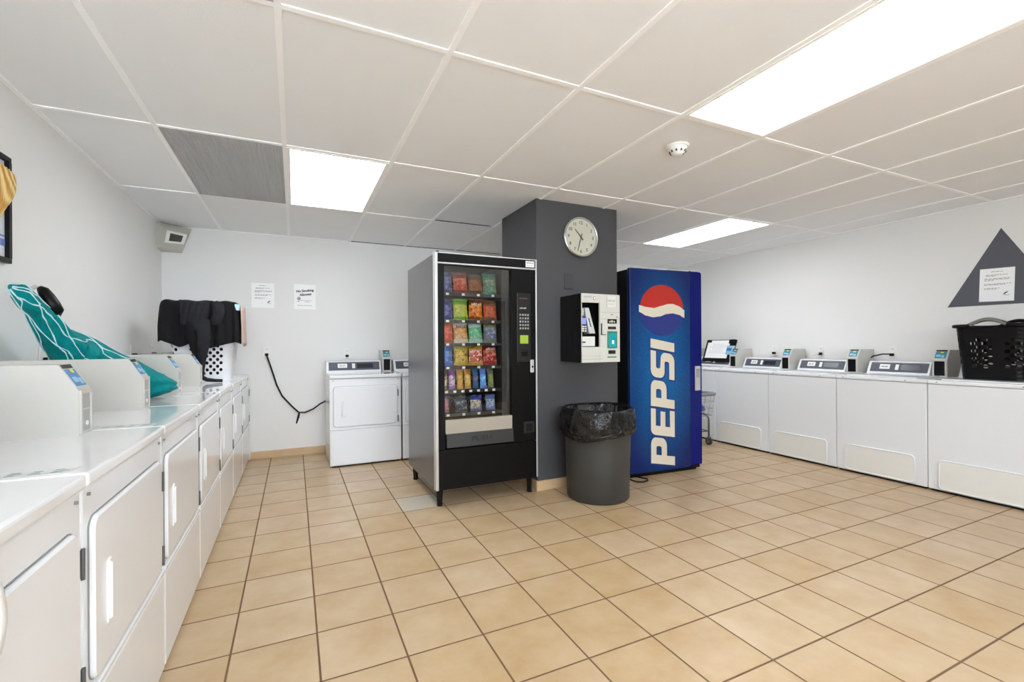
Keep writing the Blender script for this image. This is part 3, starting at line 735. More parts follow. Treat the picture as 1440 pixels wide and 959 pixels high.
# upright lettering: outlines in (u along the word, v letter height 0..1)
def arc2(cx, cy, rx, ry, a0, a1, n=6): return [(cx + rx * math.cos(math.radians(a0 + (a1 - a0) * k / n)), cy + ry * math.sin(math.radians(a0 + (a1 - a0) * k / n))) for k in range(n + 1)]
def L_P():
    return [[(0, 0), (.34, 0), (.34, .34)] + arc2(.70, .54, .30, .20, -90, 0) + arc2(.70, .80, .30, .20, 0, 90) + [(0, 1)],
            [(.34, .56), (.60, .56)] + arc2(.60, .62, .08, .06, -90, 0) + arc2(.60, .72, .08, .06, 0, 90) + [(.34, .78)]]
def L_E():
    return [[(0, 0), (1, 0), (1, .20), (.36, .20), (.36, .40), (.93, .40), (.93, .60), (.36, .60), (.36, .80), (1, .80), (1, 1)] + arc2(.2, .80, .2, .2, 90, 180)]
def L_S():
    return [[(0, 0)] + [(.72, 0)] + arc2(.72, .22, .28, .22, -90, 0) + arc2(.74, .38, .26, .20, 0, 90) + arc2(.42, .68, .07, .08, 270, 180, 4) + arc2(.42, .70, .07, .08, 180, 90, 4) +
            [(1, .78), (1, 1)] + arc2(.28, .78, .28, .22, 90, 180) + arc2(.26, .62, .26, .20, 180, 270) + arc2(.6, .34, .07, .08, 90, 0, 4) + arc2(.6, .30, .07, .08, 0, -90, 4) + [(0, .22)]]
def L_I(): return [[(0, 0), (1, 0), (1, 1), (0, 1)]]
word = [(L_P, 0, .215), (L_E, .235, .215), (L_P, .47, .215), (L_S, .71, .215), (L_I, .945, .075)]
LEN, HGT = 1.075, .262
loops = []
for fn, u0, wd in word:
    for lp_ in fn():
        loops.append([((u0 + a * wd) * LEN + (b_ - .5) * .045, (b_ - .5) * HGT) for a, b_ in lp_])
# +u points up, +v points to -x on the panel
ROTT = Matrix(((0, -1, 0), (0, 0, -1), (1, 0, 0))).to_euler()
TL = (.346, -.0072, .092)
poly_fill('word_outline', loops, mat('word_shadow', (22, 40, 110), .4), fp, (TL[0] + .006, TL[1], TL[2] - .006), ROTT, .0006, .010)
poly_fill('word_lettering', loops, PWHITE, fp, (TL[0], TL[1] - .0015, TL[2]), ROTT, .0008)
# loop of power lead under it
cb = MB(); cb.tube([(2.60, 3.20, .006), (2.585, 3.12, .006), (2.59, 3.06, .007), (2.64, 3.035, .007), (2.70, 3.05, .007), (2.73, 3.09, .007), (2.71, 3.14, .006), (2.68, 3.20, .006)], .006, 8)
tag(cb.build('power_lead', BLACKP), 'black cable loop on the floor under the blue drinks machine', 'cable')

# ================================================================== PILLAR FITTINGS
ck = thing('wall_clock', 'round white wall clock with silver rim on the grey column', 'clock', (2.146, PY0, 2.047))
MB().lathe([(.001, 0), (.16, 0), (.166, .012), (.166, .034), (.158, .042), (.150, .036), (.149, .024)], n=64).build('rim', CHROME, ck).rotation_euler = (PI / 2, 0, 0)
MB().cyl((0, -.026, 0), .151, .006, 'y', 64).build('face', mat('clock_face', (232, 226, 208), .5), ck)
for h in range(1, 13):
    a = PI / 2 - h * PI / 6
    text('numeral', str(h), .036, INK, ck, (.118 * math.cos(a), -.0268, .118 * math.sin(a)), (PI / 2, 0, 0), .0005, bold=.0006)
def hand(ang, L, w, nm, y):
    m = MB(); m.prism([(-w, -.03), (w, -.03), (w * .6, L), (-w * .6, L)], -.001, .001, 'y'); o = m.build(nm, INK, ck); o.location = (0, y, 0); o.rotation_euler = (0, ang, 0)
hand(math.radians(316), .085, .005, 'hour_hand', -.029); hand(math.radians(196), .125, .0035, 'minute_hand', -.031)
MB().cyl((0, -.034, 0), .006, .007, 'y', 12).build('centre_pin', INK, ck)
gl = MB(); gl.cyl((0, -.039, 0), .149, .0015, 'y', 48); gl.build('clock_glass', GLASS, ck)

bp_ = thing('cover_plate', 'blank grey painted cover plate on the column above the card machine', 'wall plate', (2.04, PY0 + .001, 1.68))
MB().box(-.043, .043, -.008, 0, -.065, .065, .003).build('plate', mat('plate_grey', (66, 67, 71), .45), bp_)
for z in (.045, -.045): MB().cyl((0, -.009, z), .004, .003, 'y', 10).build('screw', GREYP, bp_)

cmx0, cmx1, cmy0, cmz0, cmz1 = 1.958, 2.317, 2.925, 1.023, 1.548
cmn = thing('card_machine', 'black wall-mounted laundry card machine with white front on the column', 'payment machine', (cmx0, cmy0, cmz0))
cw, ch_, cd = cmx1 - cmx0, cmz1 - cmz0, PY0 - cmy0
hs = MB(); hs.box(0, cw, .12, cd, 0, ch_, .004); hs.box(0, .010, .006, .12, 0, ch_); hs.box(.010, cw, .006, .12, 0, .012); hs.box(.010, cw, .006, .12, ch_ - .012, ch_); hs.box(cw - .010, cw, .006, .12, .012, ch_ - .012)
hs.build('housing', BLACKM, cmn)
U = lambda u: u * cw
Vv = lambda vv: ch_ * (1 - vv)
ff = MB()
ff.box(U(.47), U(1), 0, .02, Vv(1), Vv(0), .004); ff.box(U(.0), U(.47), 0, .02, Vv(.13), Vv(0)); ff.box(U(.0), U(.47), 0, .02, Vv(1), Vv(.775)); ff.box(0, U(.012), 0, .02, Vv(.775), Vv(.13))
fo = ff.build('front_plate', mat('front_cream', (204, 203, 194), .4), cmn)
rc = MB(); rc.box(U(.012), U(.47), .115, .12, Vv(.775), Vv(.13)); rc.box(U(.012), U(.47), .02, .12, Vv(.595), Vv(.585)); rc.build('recess', BLACKP, cmn)
tm = MB(); tm.box(U(.03), U(.24), .05, .115, Vv(.56), Vv(.33), .004); to = tm.build('card_terminal', mat('terminal_grey', (70, 72, 82), .4), cmn)
MB().box(U(.04), U(.2), .046, .05, Vv(.44), Vv(.35)).build('screen', SCREEN, to)
kp = MB()
for a in range(3):
    for b_ in range(3): kp.box(U(.05 + .06 * a), U(.09 + .06 * a), .046, .05, Vv(.55 - .032 * b_), Vv(.53 - .032 * b_))
kp.build('keypad', PLATE, to)
MB().box(U(.03), U(.17), .06, .115, Vv(.31), Vv(.2), .003).build('upper_label', mat('pale_panel', (205, 205, 200), .5), cmn)
sl = MB(); sl.prism([(U(.16), Vv(.2)), (U(.27), Vv(.2)), (U(.435), Vv(.575)), (U(.28), Vv(.575))], .045, .115, 'y'); slo = sl.build('card_reader', mat('reader_silver', (205, 206, 204), .35), cmn)
s2 = MB(); s2.prism([(U(.25), Vv(.35)), (U(.275), Vv(.35)), (U(.335), Vv(.48)), (U(.31), Vv(.48))], .043, .046, 'y'); s2.build('reader_slot', mat('dark_teal', (20, 70, 75), .4), slo)
MB().box(U(.02), U(.41), .035, .115, Vv(.765), Vv(.62), .003).build('cash_tray', mat('tray_white', (222, 222, 216), .5), cmn)
tr2 = MB(); tr2.box(U(.07), U(.16), .033, .036, Vv(.715), Vv(.695)); tr2.build('tray_mark', INK, cmn)
marks('front_lettering', 7, .075, .014, mat('pale_blue_ink', (150, 160, 190), .6), fo, (U(.17), -.0006, Vv(.045)))
MB().cyl((U(.33), -.003, Vv(.065)), .010, .004, 'y', 16).build('indicator', PLATE, fo)
MB().cyl((U(.33), -.001, Vv(.065)), .013, .002, 'y', 16).build('indicator_ring', RUBBER, fo)
ls = MB(); ls.box(U(.645), U(.90), -.0015, 0, Vv(.19), Vv(.02)); lso = ls.build('notice_label', mat('label_cream', (216, 216, 208), .5), fo)
marks('notice_lettering', 5, .07, .020, INKG, lso, (U(.77), -.002, Vv(.09))); marks('notice_lettering', 8, .06, .006, INKG, lso, (U(.77), -.002, Vv(.14)))
l2 = MB(); l2.box(U(.645), U(.65), -.002, 0, Vv(.19), Vv(.02)); l2.box(U(.895), U(.90), -.002, 0, Vv(.19), Vv(.02)); l2.box(U(.50), U(.98), -.0012, 0, Vv(.268), Vv(.263)); l2.box(U(.50), U(.98), -.0012, 0, Vv(.365), Vv(.36)); l2.box(U(.02), U(.55), -.0012, 0, Vv(.955), Vv(.95)); l2.box(U(.02), U(.55), -.0012, 0, Vv(.91), Vv(.907))
l2.build('printed_lines', INKG, fo)
ar = MB()
for a, b_ in ((.79, .295), (.92, .332)): ar.prism([(U(a), Vv(b_) - .004), (U(a), Vv(b_) + .004), (U(a) - .016, Vv(b_))], -.0015, 0, 'y'); ar.box(U(a), U(a) + .01, -.0015, 0, Vv(b_) - .0015, Vv(b_) + .0015)
ar.build('arrow_marks', INK, fo)
MB().box(U(.665), U(.91), -.003, 0, Vv(.43), Vv(.365)).build('card_sign', BLACKP, fo)
marks('sign_lettering', 4, .06, .018, PLATE, fo, (U(.787), -.0036, Vv(.398)))
MB().box(U(.675), U(.885), -.004, 0, Vv(.515), Vv(.475), .001).build('small_display', mat('dark_brown_glass', (40, 30, 30), .2), fo)
cs = MB(); cs.box(U(.655), U(.91), -.010, 0, Vv(.795), Vv(.545), .004); cso = cs.build('card_slot', mat('slot_green', (46, 130, 100), .35), fo)
MB().box(U(.70), U(.86), -.013, -.008, Vv(.785), Vv(.575), .003).build('slot_window', mat('slot_teal', (15, 150, 170), .2), cso)
MB().box(U(.76), U(.80), -.0145, -.012, Vv(.73), Vv(.68)).build('slot_light', mat('slot_glow', (190, 235, 250), .3, emit=.6), cso)
MB().box(U(.685), U(.87), -.003, 0, Vv(.88), Vv(.825)).build('lower_display', mat('dark_brown_glass', (40, 30, 30), .2), fo)
MB().box(U(.66), U(.895), -.003, 0, Vv(.935), Vv(.918)).build('teal_stripe', mat('slot_green', (46, 130, 100), .35), fo)
bv = MB(); bv.box(U(.49), U(.515), -.006, 0, Vv(.60), Vv(.43)); bv.box(U(.515), U(.61), -.006, 0, Vv(.60), Vv(.59)); bv.build('bill_guide', RUBBER, fo)

# ================================================================== TRASH CAN
tc_ = thing('trash_can', 'round grey trash can with a black liner in front of the column', 'trash can', (2.105, 2.935, 0))
MB().lathe([(.001, 0), (.225, 0), (.236, .012), (.243, .3), (.25, .62), (.257, .625), (.257, .665), (.247, .667), (.24, .62), (.22, .03), (.001, .03)], n=56).build('can', CANG, tc_)
LIN = mat('bag_black', (14, 14, 15), .2, bump=1.0, bdist=.03, bscale=16)
rnd = [[random.uniform(-1, 1) for _ in range(72)] for _ in range(20)]
def crinkle(j, k, r, z, a):
    if j >= 15: return (r, z)
    amp = [.003, .003, .004, .004, .006, .008, .008, .009, .010, .010, .009, .007, .005, .004, .003][j]
    rr = r + amp * rnd[j][k] + .006 * math.sin(7 * a + j)
    hem = .03 * math.sin(a + 1.1) + .012 * math.sin(3 * a) if j >= 11 else .012 * math.sin(2 * a + 1) * (j / 11)
    return (rr, z + (hem if j > 6 else 0))
MB().lathe([(.001, .10), (.19, .10), (.225, .25), (.234, .45), (.238, .60), (.246, .672), (.252, .682), (.264, .682), (.276, .66), (.283, .62), (.283, .58), (.283, .54), (.279, .515), (.276, .500), (.270, .496)], n=72, fn=crinkle).build('liner', LIN, tc_)
bd_ = MB(); bd_.tube([((.280 + .004 * math.sin(5 * a)) * math.cos(a), (.280 + .004 * math.sin(5 * a)) * math.sin(a), .53 + .035 * math.sin(a + 1.1) + .01 * math.sin(3 * a)) for a in [2 * PI * k / 48 for k in range(48)]], .009, 6, closed=True)
bd_.build('liner_hem', LIN, tc_)

# ================================================================== BACK WALL BITS
def paper(nm, label, x0, x1, z0, z1, y, par_rot=0.0):
    t = thing(nm, label, 'notice', ((x0 + x1) / 2, y + .0006, (z0 + z1) / 2), par_rot)
    w, h = x1 - x0, z1 - z0; MB().box(-w / 2, w / 2, -.0012, 0, -h / 2, h / 2).build('sheet', PAPER, t)
    return t, w, h
def lines(t, w, h, rows, y=-.0012, m=INKG):
    ln = MB()
    for zz, a, b_ in rows:
        x = a
        while x < b_ - .04:
            e = min(x + random.uniform(.05, .14), b_); ln.box((x - .5) * w, (e - .5) * w, y - .0004, y, (zz - .5) * h - .0022, (zz - .5) * h + .0022); x = e + .025
    ln.build('printed_lines', m, t)
ROWS = [(.9, .33, .67), (.8, .18, .8), (.77, .18, .5), (.69, .14, .9), (.66, .14, .9), (.63, .14, .4), (.53, .14, .9), (.50, .14, .75), (.40, .14, .6), (.37, .14, .5)]
def leaf(t, w, h):
    m = MB(); m.prism([(.18 * w, -.30 * h), (.24 * w, -.24 * h), (.33 * w, -.20 * h), (.30 * w, -.25 * h), (.24 * w, -.29 * h)], -.0017, -.0012, 'y'); m.box(.22 * w, .36 * w, -.0017, -.0012, -.325 * h, -.315 * h); m.build('printed_mark', INK, t)
t, w, h = paper('paper_notice', 'white typed notice sheet on the back wall, left of the no smoking sheet', -.395, -.188, 1.56, 1.815, YB); lines(t, w, h, ROWS); leaf(t, w, h)
t, w, h = paper('no_smoking_notice', 'white sheet reading No Smoking Allowed on the back wall', .0, .212, 1.555, 1.82, YB)
text('heading', 'No Smoking', .034, INK, t, (.0, -.0016, .065), (PI / 2, -.12, 0), .0004, bold=.0014); text('heading', 'Allowed', .034, INK, t, (.005, -.0016, .025), (PI / 2, -.12, 0), .0004, bold=.0014)
m = MB(); m.cyl((-.06, -.0018, -.02), .018, .0006, 'y', 20); m.box(-.075, -.05, -.0018, -.0012, -.052, -.045); m.build('printed_mark', INKG, t)
lines(t, w, h, [(.35, .3, .8), (.30, .5, .7), (.15, .15, .85)])
def outlet(label, loc, rz, plug=True, group='wall outlets'):
    t = thing('wall_outlet', label, 'outlet', loc, rz, group)
    MB().box(-.037, .037, -.006, 0, -.06, .06, .003).build('plate', PLATE, t)
    for z in (-.026, .026):
        if plug and z < 0: continue
        m = MB(); m.cyl((0, -.008, z), .017, .003, 'y', 16); m.box(-.008, -.005, -.0085, -.0075, z - .002, z + .008, mi=1); m.box(.005, .008, -.0085, -.0075, z - .002, z + .008, mi=1); m.build('socket', [PLATE, INK], t)
    if plug:
        m = MB(); m.box(-.016, .016, -.038, -.006, -.04, -.012, .006); m.build('plug', BLACKP, t)
    return t
outlet('white wall outlet with the hanging black cord, left of the lone dryer', (-.26, YB, 1.10), 0)
outlet('white wall outlet just above the lone dryer console', (.528, YB, 1.075), 0)
cd_ = MB(); Yc = YB - .03
cd_.tube([(-.26, Yc - .01, 1.075), (-.245, Yc, 1.02), (-.20, Yc, .87), (-.17, Yc + .01, .76), (-.12, Yc + .01, .64), (-.03, Yc + .01, .53), (.04, Yc + .01, .455), (.10, Yc + .01, .452), (.18, Yc, .485), (.25, Yc - .02, .54), (.30, Yc - .06, .57)], .008, 8)
cd_.tube([(.045, Yc + .01, .455), (.035, Yc + .01, .41), (.015, Yc + .012, .34)], [.008, .011, .006], 8)
tag(cd_.build('power_lead', BLACKP), 'black forked power cord hanging on the back wall beside the lone dryer', 'cord')

# corner speaker housing: sloping box with a square grille
sp_ = thing('corner_speaker', 'beige angled speaker housing high in the left back corner', 'speaker', (XL, YB, 2.2))
q = [Vector(a) for a in ((0, -.20, .112), (.24, 0, .112), (.16, 0, -.13), (0, -.17, -.13), (0, 0, .112), (0, 0, -.13))]
fq = [Vector(a) for a in ((.095, -.275, .028), (.235, -.185, .018), (.205, -.165, -.072), (.07, -.245, -.082))]
m = MB(); m._add(q + fq, [(0, 1, 7, 6), (1, 2, 8, 7), (2, 3, 9, 8), (3, 0, 6, 9), (6, 7, 8, 9), (0, 4, 1), (3, 2, 5), (0, 3, 5, 4), (1, 4, 5, 2)])
hs_ = m.build('housing', SPKB, sp_)
nrm = (fq[1] - fq[0]).cross(fq[3] - fq[0]).normalized()
if nrm.y > 0: nrm = -nrm
def quad(nm, s, h0, h1, mt):
    c = sum(fq, Vector()) / 4; a = [c + (x - c) * s + nrm * h0 for x in fq]; b_ = [x + nrm * (h1 - h0) for x in a]
    MB()._add(a + b_, [(0, 1, 2, 3), (7, 6, 5, 4), (0, 4, 5, 1), (1, 5, 6, 2), (2, 6, 7, 3), (3, 7, 4, 0)]).build(nm, mt, hs_)
quad('bezel', .97, 0, .008, PLATE); quad('grille', .62, .008, .010, mat('grille_dark', (70, 70, 68), .6))

# ================================================================== LEFT WALL BITS
fr_ = thing('framed_picture', 'black framed picture hanging on the left wall, cut by the left edge', 'picture', (XL, 2.462, 1.763), PI / 2)
m = MB(); hw, hh = .318, .232
m.box(-hw, hw, -.022, 0, hh - .022, hh, .003); m.box(-hw, hw, -.022, 0, -hh, -hh + .022, .003); m.box(-hw, -hw + .022, -.022, 0, -hh + .022, hh - .022); m.box(hw - .022, hw, -.022, 0, -hh + .022, hh - .022)
m.build('frame', BLACKP, fr_)
MB().box(-hw + .02, hw - .02, -.006, -.001, -hh + .02, hh - .02).build('print', mat('print_pale', (226, 230, 240), .4, var=.04, vscale=8), fr_)
m = MB()
for (a, b_, c_, d_) in ((.10, .29, -.12, -.112), (.2, .295, -.16, -.13), (.24, .245, -.10, .02), (.21, .28, .02, .026), (-.2, .1, -.13, -.12), (-.1, -.094, -.12, .1)):
    m.box(a, b_, -.0075, -.006, c_, d_)
m.build('blue_drawing', mat('blue_ink', (120, 140, 200), .5), fr_)
sw = MB(); N = 9
def straw(side):
    def f(u, q):      # u along the top edge towards the viewer's right, q downwards; the lower end tapers away to the left
        y = 2.50 + u * (.245 - .105 * q ** 1.3) + .012 * q
        z = 1.915 - .03 * max(0, u - .75) - q * (.25 - .09 * u ** 2)
        return (XL + .048 + .010 * math.sin(u * N * PI * 2) + side * .006 + .015 * math.sin(PI * q) - .02 * u * u, y, z)
    return f
sw.grid(straw(1), 137, 10)
o = sw.build('straw_hanging', STRAW, None, solid=.012)
tag(o, 'yellow ribbed straw piece hanging over the framed picture at the left edge', 'straw hanging')
for (y, lb) in ((3.10, 'wall outlet with black plug behind the teal bag'), (4.50, 'wall outlet with black plug left of the hamper, nearer one'), (5.05, 'wall outlet with black plug left of the hamper, farther one')):
    outlet(lb, (XL, y, 1.125), PI / 2)

# teal laundry bag slumped against the wall: lofted sections (upper point, lower point, half thickness)
SEC = [((-1.053, 2.600, 1.423), (-1.062, 2.600, 1.405), .02), ((-1.031, 2.620, 1.432), (-1.048, 2.620, 1.360), .04), ((-1.017, 2.660, 1.408), (-1.040, 2.660, 1.319), .05), ((-1.001, 2.700, 1.363), (-1.022, 2.700, 1.282), .055),
       ((-0.987, 2.760, 1.318), (-1.012, 2.760, 1.196), .065), ((-0.970, 2.820, 1.266), (-1.005, 2.820, 1.125), .08), ((-0.934, 2.880, 1.235), (-0.999, 2.880, 1.040), .10), ((-0.883, 2.930, 1.195), (-0.964, 2.930, 0.984), .12),
       ((-0.828, 2.980, 1.155), (-0.885, 2.980, 0.921), .13), ((-0.769, 3.030, 1.106), (-0.800, 3.030, 0.889), .125), ((-0.719, 3.070, 1.059), (-0.726, 3.070, 0.886), .10), ((-0.675, 3.110, 1.020), (-0.682, 3.090, 0.889), .085), ((-0.635, 3.150, 0.985), (-0.645, 3.135, 0.905), .06), ((-0.624, 3.172, 0.968), (-0.63, 3.16, 0.93), .03)]
def bagpt(u, q):
    s = q * (len(SEC) - 1); k = min(int(s), len(SEC) - 2); f = s - k
    A = Vector(SEC[k][0]).lerp(Vector(SEC[k + 1][0]), f); B = Vector(SEC[k][1]).lerp(Vector(SEC[k + 1][1]), f); th = SEC[k][2] * (1 - f) + SEC[k + 1][2] * f
    c = (A + B) / 2; up_v = (A - B) / 2; tang = (Vector(SEC[k + 1][0]) + Vector(SEC[k + 1][1]) - Vector(SEC[k][0]) - Vector(SEC[k][1])).normalized()
    side = tang.cross(up_v).normalized(); a = 2 * PI * u
    fold = 1 + .06 * math.sin(5 * a + 6 * q) + .05 * math.sin(3 * a - 19 * q) + .04 * math.sin(23 * q + 2 * a)
    if q > .45: fold += .55 * (q - .45) * math.sin(7 * a + 14 * q) * (1 - .5 * q) + .16 * math.sin(31 * q + 3 * a) * (q - .45)
    pt = c + up_v * math.cos(a) * (1 + .05 * math.sin(27 * q) * (1 if q > .25 else .3)) + side * th * math.sin(a) * fold
    pt.x = max(pt.x, XL + .012); pt.z = max(pt.z, .882)
    return pt
tb = thing('laundry_bag', 'teal laundry bag with white lattice lines slumped against the left wall', 'laundry bag', (-.8, 3.0, .881))
bo = MB(); bo.grid(lambda u, q: bagpt(u, q) - Vector((-.8, 3.0, .881)), 40, 60, wrap=True)
n0 = len(bo.v); bo.f.append([i for i in range(40)]); bo.mi.append(0); bo.sm.append(True); bo.f.append([n0 - 40 + i for i in range(40)]); bo.mi.append(0); bo.sm.append(True)
bo.build('bag_body', TEAL, tb)
la = MB()
for sgn in (1, -1):
    for s0 in range(5):
        pts = []
        for k in range(44):
            q = k / 43 * (.60 if s0 % 2 else .68); u = (s0 / 5 + sgn * (q * .55 + .035 * math.sin(21 * q + 2 * s0)) + .01 * math.sin(60 * q)) % 1.0
            c = bagpt(u, q); cen = (bagpt(0, q) + bagpt(.5, q)) / 2
            pts.append(c + (c - cen).normalized() * .002 - Vector((-.8, 3.0, .881)))
        la.tube(pts, [.0032 if abs(math.sin(26 * k / 43 + s0)) > .8 else .0019 for k in range(44)], 5)
la.build('lattice_lines', CORDW, tb)
sh = MB(); sh.tube([Vector(a) - Vector((-.8, 3.0, .881)) for a in ((-1.012, 2.72, 1.425), (-1.0, 2.72, 1.415), (-.987, 2.72, 1.388), (-.970, 2.72, 1.353), (-.957, 2.725, 1.325), (-.965, 2.75, 1.30))], [.012, .020, .026, .028, .026, .012], 10)
sh.build('shoulder_pad', BLACKP, tb)
sh = MB(); sh.tube([Vector(a) - Vector((-.8, 3.0, .881)) for a in ((-1.035, 2.70, 1.395), (-1.034, 2.71, 1.418), (-1.024, 2.72, 1.43), (-1.008, 2.72, 1.422), (-1.003, 2.73, 1.39), (-1.0, 2.75, 1.34))], .009, 8)
sh.build('strap', mat('strap_grey', (205, 200, 196), .6), tb)

# white hamper with black clothes
HX, HY, HZ = -.66, 4.52, .8805
hp = thing('laundry_hamper', 'tall white perforated laundry hamper standing on the far left dryers', 'laundry basket', (HX, HY, HZ))
def taper(w0, d0, w1, d1, h, r):
    f0, f1 = rr_perim(w0, d0, r), rr_perim(w1, d1, r)
    def fn(u, q):
        a, b_ = f0(u), f1(u); return (a[0] + (b_[0] - a[0]) * q, a[1] + (b_[1] - a[1]) * q, q * h)
    return fn
hf = taper(.37, .30, .49, .36, .60, .05)
hm = MB(); perf(hm, hf, 56, 22, lambda i, j: 1 < j < 19 and (i + j) % 2 == 0 and (i % 28) not in (0, 1, 2, 12, 13, 14, 15, 16), .5)
hm.f.append([]) if False else None
hm.build('basket_body', PLW, hp, solid=.004)
bb = MB(); f0 = rr_perim(.38, .30, .05); bb.prism([f0(k / 40) for k in range(40)], 0, .006, 'z'); bb.build('basket_bottom', PLW, hp)
f1 = rr_perim(.50, .37, .05); rm = MB(); rm.tube([(f1(k / 48)[0], f1(k / 48)[1], .605) for k in range(48)], .012, 8, closed=True); rm.build('rim', mat('rim_grey', (165, 165, 165), .4), hp)
hc = MB(); hc.box(.222, .264, -.215, -.14, .57, .622, .008); hc.build('rim_corner', mat('pale_aqua', (190, 225, 232), .4), hp)
lf = taper(.335, .265, .44, .32, .50, .05)
lm = MB(); lm.grid(lambda u, q: (lambda p_: (p_[0] * (1 - .5 * max(0, q - .85) / .15), p_[1] * (1 - .5 * max(0, q - .85) / .15), .012 + p_[2] * (1 + .03 * math.sin(12 * u + 5 * q))))(lf(u, q)), 40, 16, wrap=True)
lm.f.append(list(range(40))); lm.mi.append(0); lm.sm.append(True); n_ = len(lm.v); lm.f.append(list(range(n_ - 40, n_))); lm.mi.append(0); lm.sm.append(True)
o = lm.build('dark_laundry', CLOTHK, None, loc=(HX, HY, HZ)); tag(o, 'dark laundry filling the inside of the white hamper, seen through its holes', 'laundry')
# black shirt draped over the front and sides
def lerpk(tab, u):
    for (a, b_), (c2, d2) in zip(tab, tab[1:]):
        if u <= c2: return b_ + (d2 - b_) * (u - a) / (c2 - a)
    return tab[-1][1]
HEM = [(0, .285), (.14, .315), (.28, .35), (.36, .335), (.42, .30), (.52, .33), (.62, .36), (.8, .33), (1, .305)]
def drape(u, q):      # u across, q over the rim and down the front
    a = (u - .5); fold = .010 * math.sin(31 * u + 4 * q) + .008 * math.sin(53 * u + 1)
    x = -.008 + a * .515
    s = q * (.17 + lerpk(HEM, u))
    if s < .17: y, z = -.04 - s, .63 + .014 * math.sin(PI * s / .17) + .004 * math.sin(25 * u)
    else:
        dn = s - .17; y = -.212 - .035 * (1 - math.exp(-dn * 6)) - fold * min(1, dn * 6); z = .628 - dn
    x += .016 * math.copysign(1, a) * min(1, q * 1.4) * min(1, abs(a) * 4)
    e = max(0, abs(a) - .42) / .08
    return Vector((x, y + e * e * .07, z - .022 * e * e))
ds = MB(); ds.grid(drape, 90, 40); o = ds.build('black_shirt', CLOTHK, None, solid=.008, loc=(HX, HY, HZ)); tag(o, 'wide black shirt draped over the front of the white hamper', 'clothing')
bt = thing('black_trousers', 'black trousers hanging down the middle of the white hamper, leg trailing', 'clothing', (HX, HY, HZ))
def fold_top(u, q):
    dn = q * .185; w = .175 + .02 * (1 - q)
    return Vector((-.03 + (u - .5) * w - .005 * q, -.268 - .010 * math.sin(q * 3) - .012 * math.cos((u - .5) * 5) - .004 * math.sin(30 * u + 5 * q), .640 - dn - .012 * math.sin(PI * u)))
m = MB(); m.grid(fold_top, 30, 16); m.build('waist', CLOTHK2, bt, solid=.012)
def strip(tab, y0, th):       # flattened sleeve or leg: rows of (left, right, height)
    def f(u, q):
        k = min(int(q * (len(tab) - 1)), len(tab) - 2); w_ = q * (len(tab) - 1) - k
        l, r_, z, yy = [tab[k][i_] * (1 - w_) + tab[k + 1][i_] * w_ for i_ in range(4)]
        a = 2 * PI * u; c_, s_ = math.cos(a), math.sin(a); hw = (r_ - l) / 2
        return Vector(((l + r_) / 2 + hw * c_, y0 + yy + min(th, hw * .7) * s_ * (1 + .15 * math.sin(3 * a + 11 * q)), z + .004 * math.sin(5 * a)))
    return f
m = MB(); m.grid(strip([(-.075, .074, .49, 0), (-.07, .074, .46, 0), (-.02, .074, .40, -.005), (-.015, .074, .35, -.005), (-.018, .06, .26, 0), (-.012, .042, .18, .01), (.002, .034, .12, .0), (.0, .03, .07, -.01), (.0, .03, .045, -.015)], -.278, .026), 20, 40, wrap=True)
m.build('leg', CLOTHK2, bt)
m = MB(); m.grid(strip([(-.088, -.03, .49, 0), (-.088, -.015, .42, 0), (-.082, -.01, .35, 0), (-.062, -.008, .26, .01), (-.035, .0, .18, .015), (-.012, .01, .12, .01)], -.268, .024), 18, 30, wrap=True); m.build('leg', CLOTHK, bt)
m = MB(); m.tube([(.012, -.288, .075), (.02, -.30, .045), (.05, -.30, .026), (.10, -.29, .018), (.15, -.28, .014)], [.014, .017, .016, .014, .012], 10); m.build('cuff', CLOTHK2, bt)
m = MB(); m.grid(strip([(.07, .13, .635, 0), (.085, .165, .60, -.01), (.09, .168, .54, -.018), (.075, .155, .49, -.018), (.07, .14, .455, -.01), (.085, .12, .44, 0)], -.265, .032), 18, 30, wrap=True); m.build('knot', CLOTHK2, bt)
pt_ = MB(); pt_.grid(lambda u, q: Vector((.272 + .006 * math.sin(9 * u) + .012 * q, -.22 + .26 * u, .60 - .31 * q + .01 * math.sin(8 * u))), 14, 14)
o = pt_.build('pink_towel', PINK, None, solid=.008, loc=(HX, HY, HZ)); tag(o, 'pale pink cloth hanging on the right side of the white hamper', 'cloth')

# white cloth hanging over the nearest dryer front
wc = MB()
def towel(u, q):
    y = .70 + .225 * u; s = q * .62
    if s < .12: return Vector((LX - .115 + s, y, .886))
    dn = s - .12; return Vector((LX + .012 + .022 * math.sin(PI * min(1, dn / .22)) + .004 * math.sin(40 * u), y + .012 * math.sin(PI * min(1, dn / .3)), .882 - dn))
wc.grid(towel, 20, 30); o = wc.build('white_towel', mat('white_cloth', (240, 240, 240), .9, bump=.3), None, solid=.007)
tag(o, 'white cloth hanging over the front of the nearest left dryer', 'cloth')

